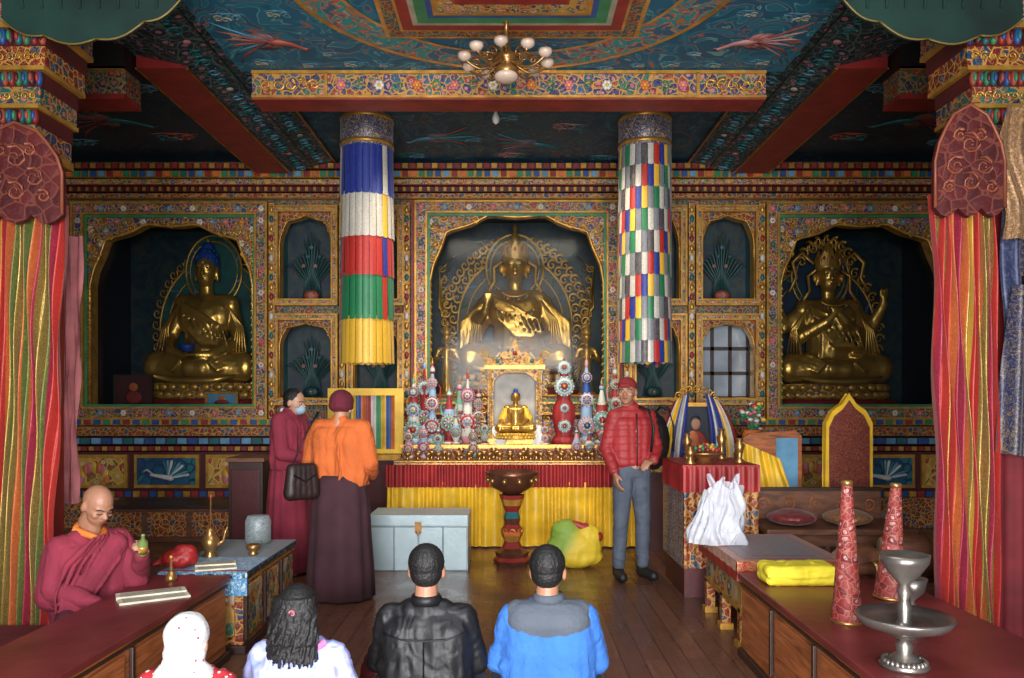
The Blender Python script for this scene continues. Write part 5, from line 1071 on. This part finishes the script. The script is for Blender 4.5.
mk_=M('mask_blue',C(150,180,200),.7); b=B(); b.sph((0,-.055,-.05),(.056,.058,.05),mk_,X); remesh(b,'face_mask',.006,2,mk_,0,1,1,p)
q=B()
for s_ in (-1,1): q.tube([(s_*.05,-.06,-.03),(s_*.085,.01,.0)],.003,mk_,5,X)
q.obj('mask_loop',parent=p)
b=B(); b.cap((.1,.08,1.45),(.12,.15,1.25),.04,.03,wh); b.cap((.05,.1,1.47),(.14,.06,1.42),.035,.03,wh); remesh(b,'white_scarf',.009,3,wh,.006,12,1,p)
JO=[(-1,(-.26,.0,1.12),(-.2,-.2,1.0),(.3,-1,.1),(1,0,-.3),.5),(1,(.27,.02,1.1),(.22,-.18,.98),(-.3,-1,.1),(-1,0,-.3),.5)]
p,X=standing((-1.33,6.2,0),math.radians(168),'person standing in orange jacket, maroon knitted hat and long skirt',(0,-.03,1.56),skinl,JO,hp=.1,s=.94,wide=1.15)
top_(p,oran,JO,.88,.009,'jacket',1.2,1.1,it=7,ridges=7)
hatm=M('maroon_knit',C(98,23,40),.95,0,.2,20,.6,70)
b=B(); b.sph((0,.015,.06),(.1,.112,.1),hatm,X); b.sph((0,.02,.02),(.103,.112,.06),hatm,X); remesh(b,'knitted_hat',.007,3,hatm,.002,25,1,p)
q=B(); q.lathe([(.28,.02),(.272,.25),(.25,.55),(.24,.8),(.21,.98),(.19,1.02)],M('dark_maroon_skirt',C(62,30,38),.9),80,fold=(11,.05,lambda t:1-t*.8),sy=.85); q.obj('long_skirt',parent=p)
b=B(); bagl=M('dark_bag',C(42,26,24),.5)
for xx in (-.09,-.045,0,.045,.09): b.cap((xx,0,.06),(xx*.85,0,.24),.055,.045,bagl)
r=root('shoulder_bag','dark brown leather shoulder bag hanging flat at a hip','bag',(-1.57,5.98,.78),math.radians(40)); remesh(b,'bag_body',.009,4,bagl,.002,9,1,r)
q=B(); q.tube([(-.09,-.055,.2),(0,-.06,.15),(.09,-.055,.2)],.006,black); q.obj('flap_edge',parent=r)
q=B(); q.tube([(-.08,0,.26),(-.02,-.02,.42),(.08,.0,.58),(.16,.06,.66)],.012,bagl,6,flat=.5); q.obj('strap',parent=r)
# ---------------- camera & light ----------------
cd=bpy.data.cameras.new('camera'); cam=bpy.data.objects.new('camera',cd); COL.objects.link(cam); cam.location=(0,0,1.55); cam.rotation_euler=(pi/2,0,0)
cd.sensor_width=36; cd.lens=800/1024*36; cd.shift_y=59/1024; cd.clip_start=.05; S.camera=cam
def area(name,loc,rot,sx,sy,pw,col,spread=180):
    l=bpy.data.lights.new(name,'AREA'); l.shape='RECTANGLE'; l.size=sx; l.size_y=sy; l.energy=pw; l.color=col; l.spread=math.radians(spread); o=bpy.data.objects.new(name,l); COL.objects.link(o); o.location=loc; o.rotation_euler=rot; return o
area('doorway_daylight',(0,-2.5,1.9),(math.radians(83),0,0),3.4,2.8,300,(.96,.97,1),100)
area('hall_overhead_fill',(0,3.2,4.15),(math.radians(30),0,0),3.0,1.6,78,(.95,.97,1),130)  # added overhead fill to even out the hall; the ceiling has no opening
area('altar_warm_fill',(0,7.6,3.9),(math.radians(30),0,0),2.0,.4,42,(1,.88,.7),120)  # added warm fill hung above the altar, standing in for its lamps
area('low_upward_fill',(0,-.6,.25),(math.radians(120),0,0),3.0,1.6,150,(1,.95,.88),120)  # added unseen up-facing fill near the floor, brightens ceiling and statues
wd_=bpy.data.worlds.new('world'); S.world=wd_; wd_.use_nodes=True; bgn=wd_.node_tree.nodes['Background']; bgn.inputs[0].default_value=(.6,.68,.8,1); bgn.inputs[1].default_value=.26
